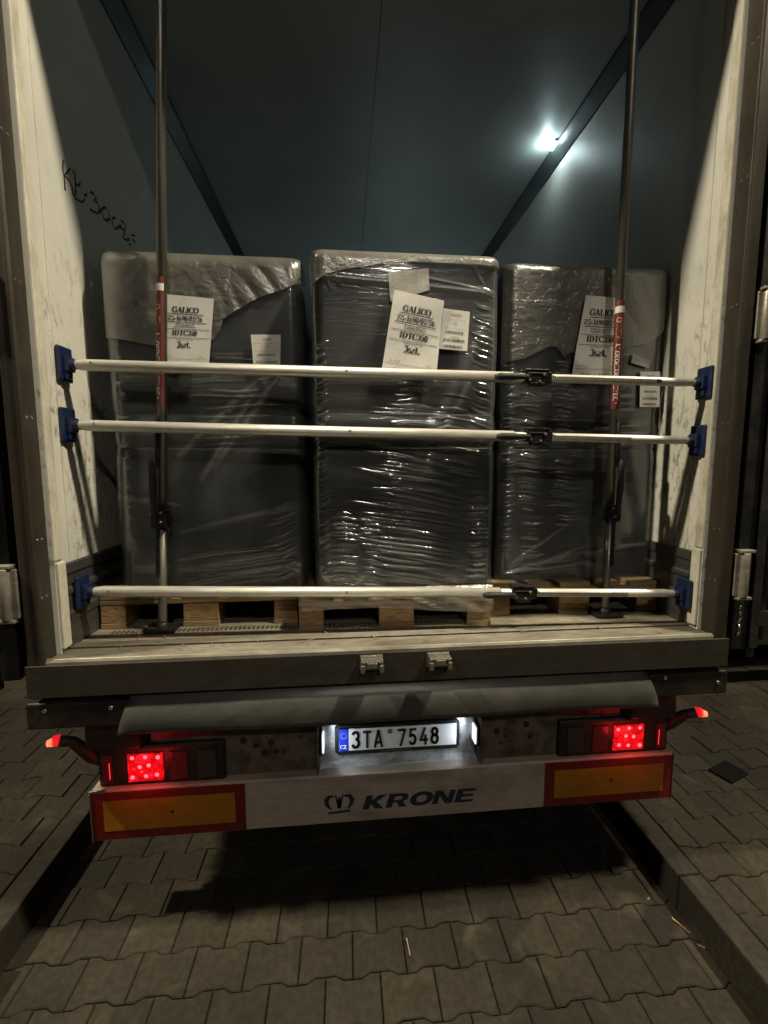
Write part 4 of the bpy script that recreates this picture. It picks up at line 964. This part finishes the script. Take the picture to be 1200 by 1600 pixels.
# ================================================================== LOAD BARS
def horiz_bar(label, A, B, xj, clamp_dz, notch_end):
    """telescopic cargo bar from foot A (left wall) to foot B (right wall); xj = joint x"""
    A, B = Vector(A), Vector(B); t = thing('cargo_bar', label, 'cargo bar', A, group='horizontal cargo bars across the trailer')
    d = (B-A).normalized(); L = (B-A).length; up = Vector((0, 0, 1)); up = (up-d*up.dot(d)).normalized(); bk = d.cross(up)*-1   # bk points into +Y or -Y
    fr = Vector((0, -1, 0)); fr = (fr-d*fr.dot(d)).normalized()
    P = lambda s, u=0, f=0: d*s+up*u+fr*f
    sj = (xj-A.x)/d.x
    r1 = .0205
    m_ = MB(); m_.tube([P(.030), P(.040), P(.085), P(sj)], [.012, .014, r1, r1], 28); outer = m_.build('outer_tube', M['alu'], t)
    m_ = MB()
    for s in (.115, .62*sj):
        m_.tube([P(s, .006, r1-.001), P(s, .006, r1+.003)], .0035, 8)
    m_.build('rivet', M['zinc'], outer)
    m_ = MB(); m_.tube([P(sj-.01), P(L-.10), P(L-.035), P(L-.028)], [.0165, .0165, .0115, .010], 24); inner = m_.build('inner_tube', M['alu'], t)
    # notched rack along the inner tube
    sn = (notch_end-A.x)/d.x; m_ = MB(); s = sj+.12
    while s < sn:
        m_.obox(P(s, -.002, .0150), d, .0022, up, .008, fr, .0030); s += .0075
    m_.build('notched_rack', M['zinc'], inner)
    if notch_end > 1.0:
        m_ = MB(); m_.obox(P(sn+.01, 0, .0152), d, .010, up, .006, fr, .003); m_.build('end_slot', M['clamp'], inner)
    # clamp: channel body, top plate, pawl pins, lever
    c0 = sj+.055; m_ = MB()
    m_.obox(P(c0+.035, .002, .002), d, .045, up, .022, fr, .024)
    m_.obox(P(c0+.035, .026+clamp_dz, .010), d, .048, up, .003, fr, .020)
    m_.obox(P(c0+.038, -.027, .014), d, .032, up, .007, fr, .012)
    m_.obox(P(c0+.085, 0, .0), d, .010, up, .021, fr, .021)
    cb = m_.build('clamp', M['clamp'], t, .003)
    m_ = MB()
    for k, z in ((.005, -.012), (.045, -.018), (.062, .008)): m_.tube([P(c0+k, z, .026), P(c0+k, z, .034)], .0055, 10)
    m_.obox(P(c0+.034, .014, .0265), d, .036, up, .0018, fr, .0018)
    m_.build('clamp_pin', M['zinc'], cb)
    m_ = MB(); m_.tube([P(sj-.075, -.004, .026), P(sj-.055, -.004, .028), P(sj, -.003, .030), P(c0, -.002, .030)], [.008, .0135, .0125, .009], 14)
    m_.build('clamp_lever', M['rubber'], cb)
    # blue feet
    for (s, sg) in ((0, 1), (L, -1)):
        m_ = MB(); m_.obox(P(s+sg*.0085), d, .0075, up, .062, bk, .038)
        ft = m_.build('foot_pad', M['blue'], t, .006, 3)
        m_ = MB(); m_.obox(P(s+sg*.026), d, .009, up, .026, bk, .022); m_.tube([P(s+sg*.03), P(s+sg*.056)], [.020, .016], 18)
        m_.obox(P(s+sg*.021, -.022), d, .006, up, .030, bk, .018)
        m_.build('foot_socket', M['blue'], ft, .003)
    return t
horiz_bar('topmost cargo bar, crossing the bottom of the printed sheets', (-1.2285, .190, 2.238), (1.2285, .105, 2.194), .44, 0, 1.01)
horiz_bar('middle cargo bar, just below the printed sheets', (-1.2285, .183, 2.020), (1.2285, .118, 1.968), .455, .004, .93)
horiz_bar('lowest cargo bar, right above the pallets', (-1.2150, .172, 1.397), (1.2150, .118, 1.335), .415, .006, .95)

def vert_bar(label, base, top, sticker, side):
    A, B = Vector(base), Vector(top); t = thing('shoring_pole', label, 'shoring pole', A, group='upright shoring poles')
    d = (B-A).normalized(); L = (B-A).length; rt_ = Vector((1, 0, 0)); rt_ = (rt_-d*rt_.dot(d)).normalized(); fr = Vector((0, -1, 0)); fr = (fr-d*fr.dot(d)).normalized()
    P = lambda s, u=0, f=0: d*s+rt_*u+fr*f
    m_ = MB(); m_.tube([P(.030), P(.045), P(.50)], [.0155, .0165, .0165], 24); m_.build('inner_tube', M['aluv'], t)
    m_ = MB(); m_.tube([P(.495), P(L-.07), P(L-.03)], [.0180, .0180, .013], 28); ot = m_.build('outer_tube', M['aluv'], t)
    m_ = MB(); m_.obox(P(.008), rt_, .060, fr, .045, d, .007); m_.tube([P(.014), P(.034)], [.028, .020], 16); m_.build('foot_pad', M['black'], t, .003)
    m_ = MB(); m_.obox(P(L-.010), rt_, .060, fr, .045, d, .007); m_.tube([P(L-.038), P(L-.016)], [.020, .028], 16); m_.build('foot_pad', M['black'], t, .003)
    # clamp body, lever upward, rack strap downward
    zc = .46; m_ = MB()
    m_.obox(P(zc, -side*.004, .004), rt_, .030, fr, .026, d, .036); m_.obox(P(zc+.01, side*-.026, .016), rt_, .010, fr, .012, d, .025)
    m_.obox(P(zc+.028, side*.018, .020), rt_, .008, fr, .010, d, .012)
    cb = m_.build('clamp', M['clamp'], t, .004)
    for a_, b_, c_ in ((zc-.012, .006, .030), (zc+.018, -side*.034, .026), (zc+.025, side*.006, .030)):
        MB().tube([P(a_, b_, c_), P(a_, b_, c_+.006)], .0055, 10).build('clamp_pin', M['zinc'], cb)
    m_ = MB(); m_.tube([P(zc, -side*.022, .024), P(zc+.10, -side*.024, .028), P(zc+.22, -side*.025, .030), P(zc+.232, -side*.025, .030)], [.009, .014, .0135, .008], 12)
    m_.build('clamp_lever', M['rubber'], cb)
    m_ = MB(); m_.tube([P(zc+.2, -side*.012, .021), P(zc+.38, -side*.010, .019), P(zc+.39, -side*.010, .019)], [.0085, .0085, .005], 10); m_.build('release_grip', M['rubber'], cb)
    m_ = MB(); m_.obox(P(zc-.12, -side*.010, .017), rt_, .0075, fr, .005, d, .115); m_.build('notched_rack', M['clamp'], t, .002)
    def patch(mb, a, b, r_):
        n = 18; A0, A1 = -1.75, .75
        ring = lambda s_, r2: [mb.bm.verts.new(P(s_, r2*math.sin(A0+(A1-A0)*i/n), r2*math.cos(A0+(A1-A0)*i/n))) for i in range(n+1)]
        o1, o2, i1, i2 = ring(a, r_), ring(b, r_), ring(a, .0176), ring(b, .0176)
        for i in range(n): 
            for q in ((o1[i], o1[i+1], o2[i+1], o2[i]), (i1[i], i2[i], i2[i+1], i1[i+1]), (o1[i], i1[i], i1[i+1], o1[i+1]), (o2[i], o2[i+1], i2[i+1], i2[i])): mb.bm.faces.new(q)
        for i in (0, n): mb.bm.faces.new((o1[i], o2[i], i2[i], i1[i]))
    # sticker sleeve
    s0, s1 = sticker; m_ = MB(); patch(m_, s0, s1,   .0187); sk = m_.build('sticker', M['sticker'], ot)
    m_ = MB(); patch(m_, s1-.050, s1-.024, .0191); m_.build('sticker_band', M['white'], sk)
    # lettering wrapped on the front of the sleeve, reading upwards
    def letters(body, s_from, size, u0, mat, bold):
        qs, wt = strokes(body, bold, .12); V = []; F = []
        for q in qs:
            i = len(V)
            for px, py in q:
                ang_ = (u0-(py*size))/.0194; V.append(tuple(P(s_from+px*size, .0194*math.sin(ang_), .0194*math.cos(ang_))))
            F.append((i, i+1, i+2, i+3))
        raw('sticker_lettering', V, F, mat, sk)
    letters('- DRAZEK ROZPOROWY', s0+.02, .0185, -.002, M['white'], .2)
    letters('KLIWO', s0+.285, .022, .001, M['yellowp'], .24)
    return t
G['K'] = (.78, [([(.2,.03),(.2,.97)],1), ([(.62,.97),(.2,.45)],.6), ([(.32,.58),(.68,.03)],1)])
G['B'] = G['P']
vert_bar('left shoring pole, leaning slightly, with the bright red sticker', (-.957, .255, F0+.0025), (-.822, .262, ZC-.001), (.905, 1.375), 1)
vert_bar('right shoring pole, plumb, its dark red sticker in shade', (.946, .250, F0+.0025), (.934, .250, ZC-.001), (.905, 1.345), -1)
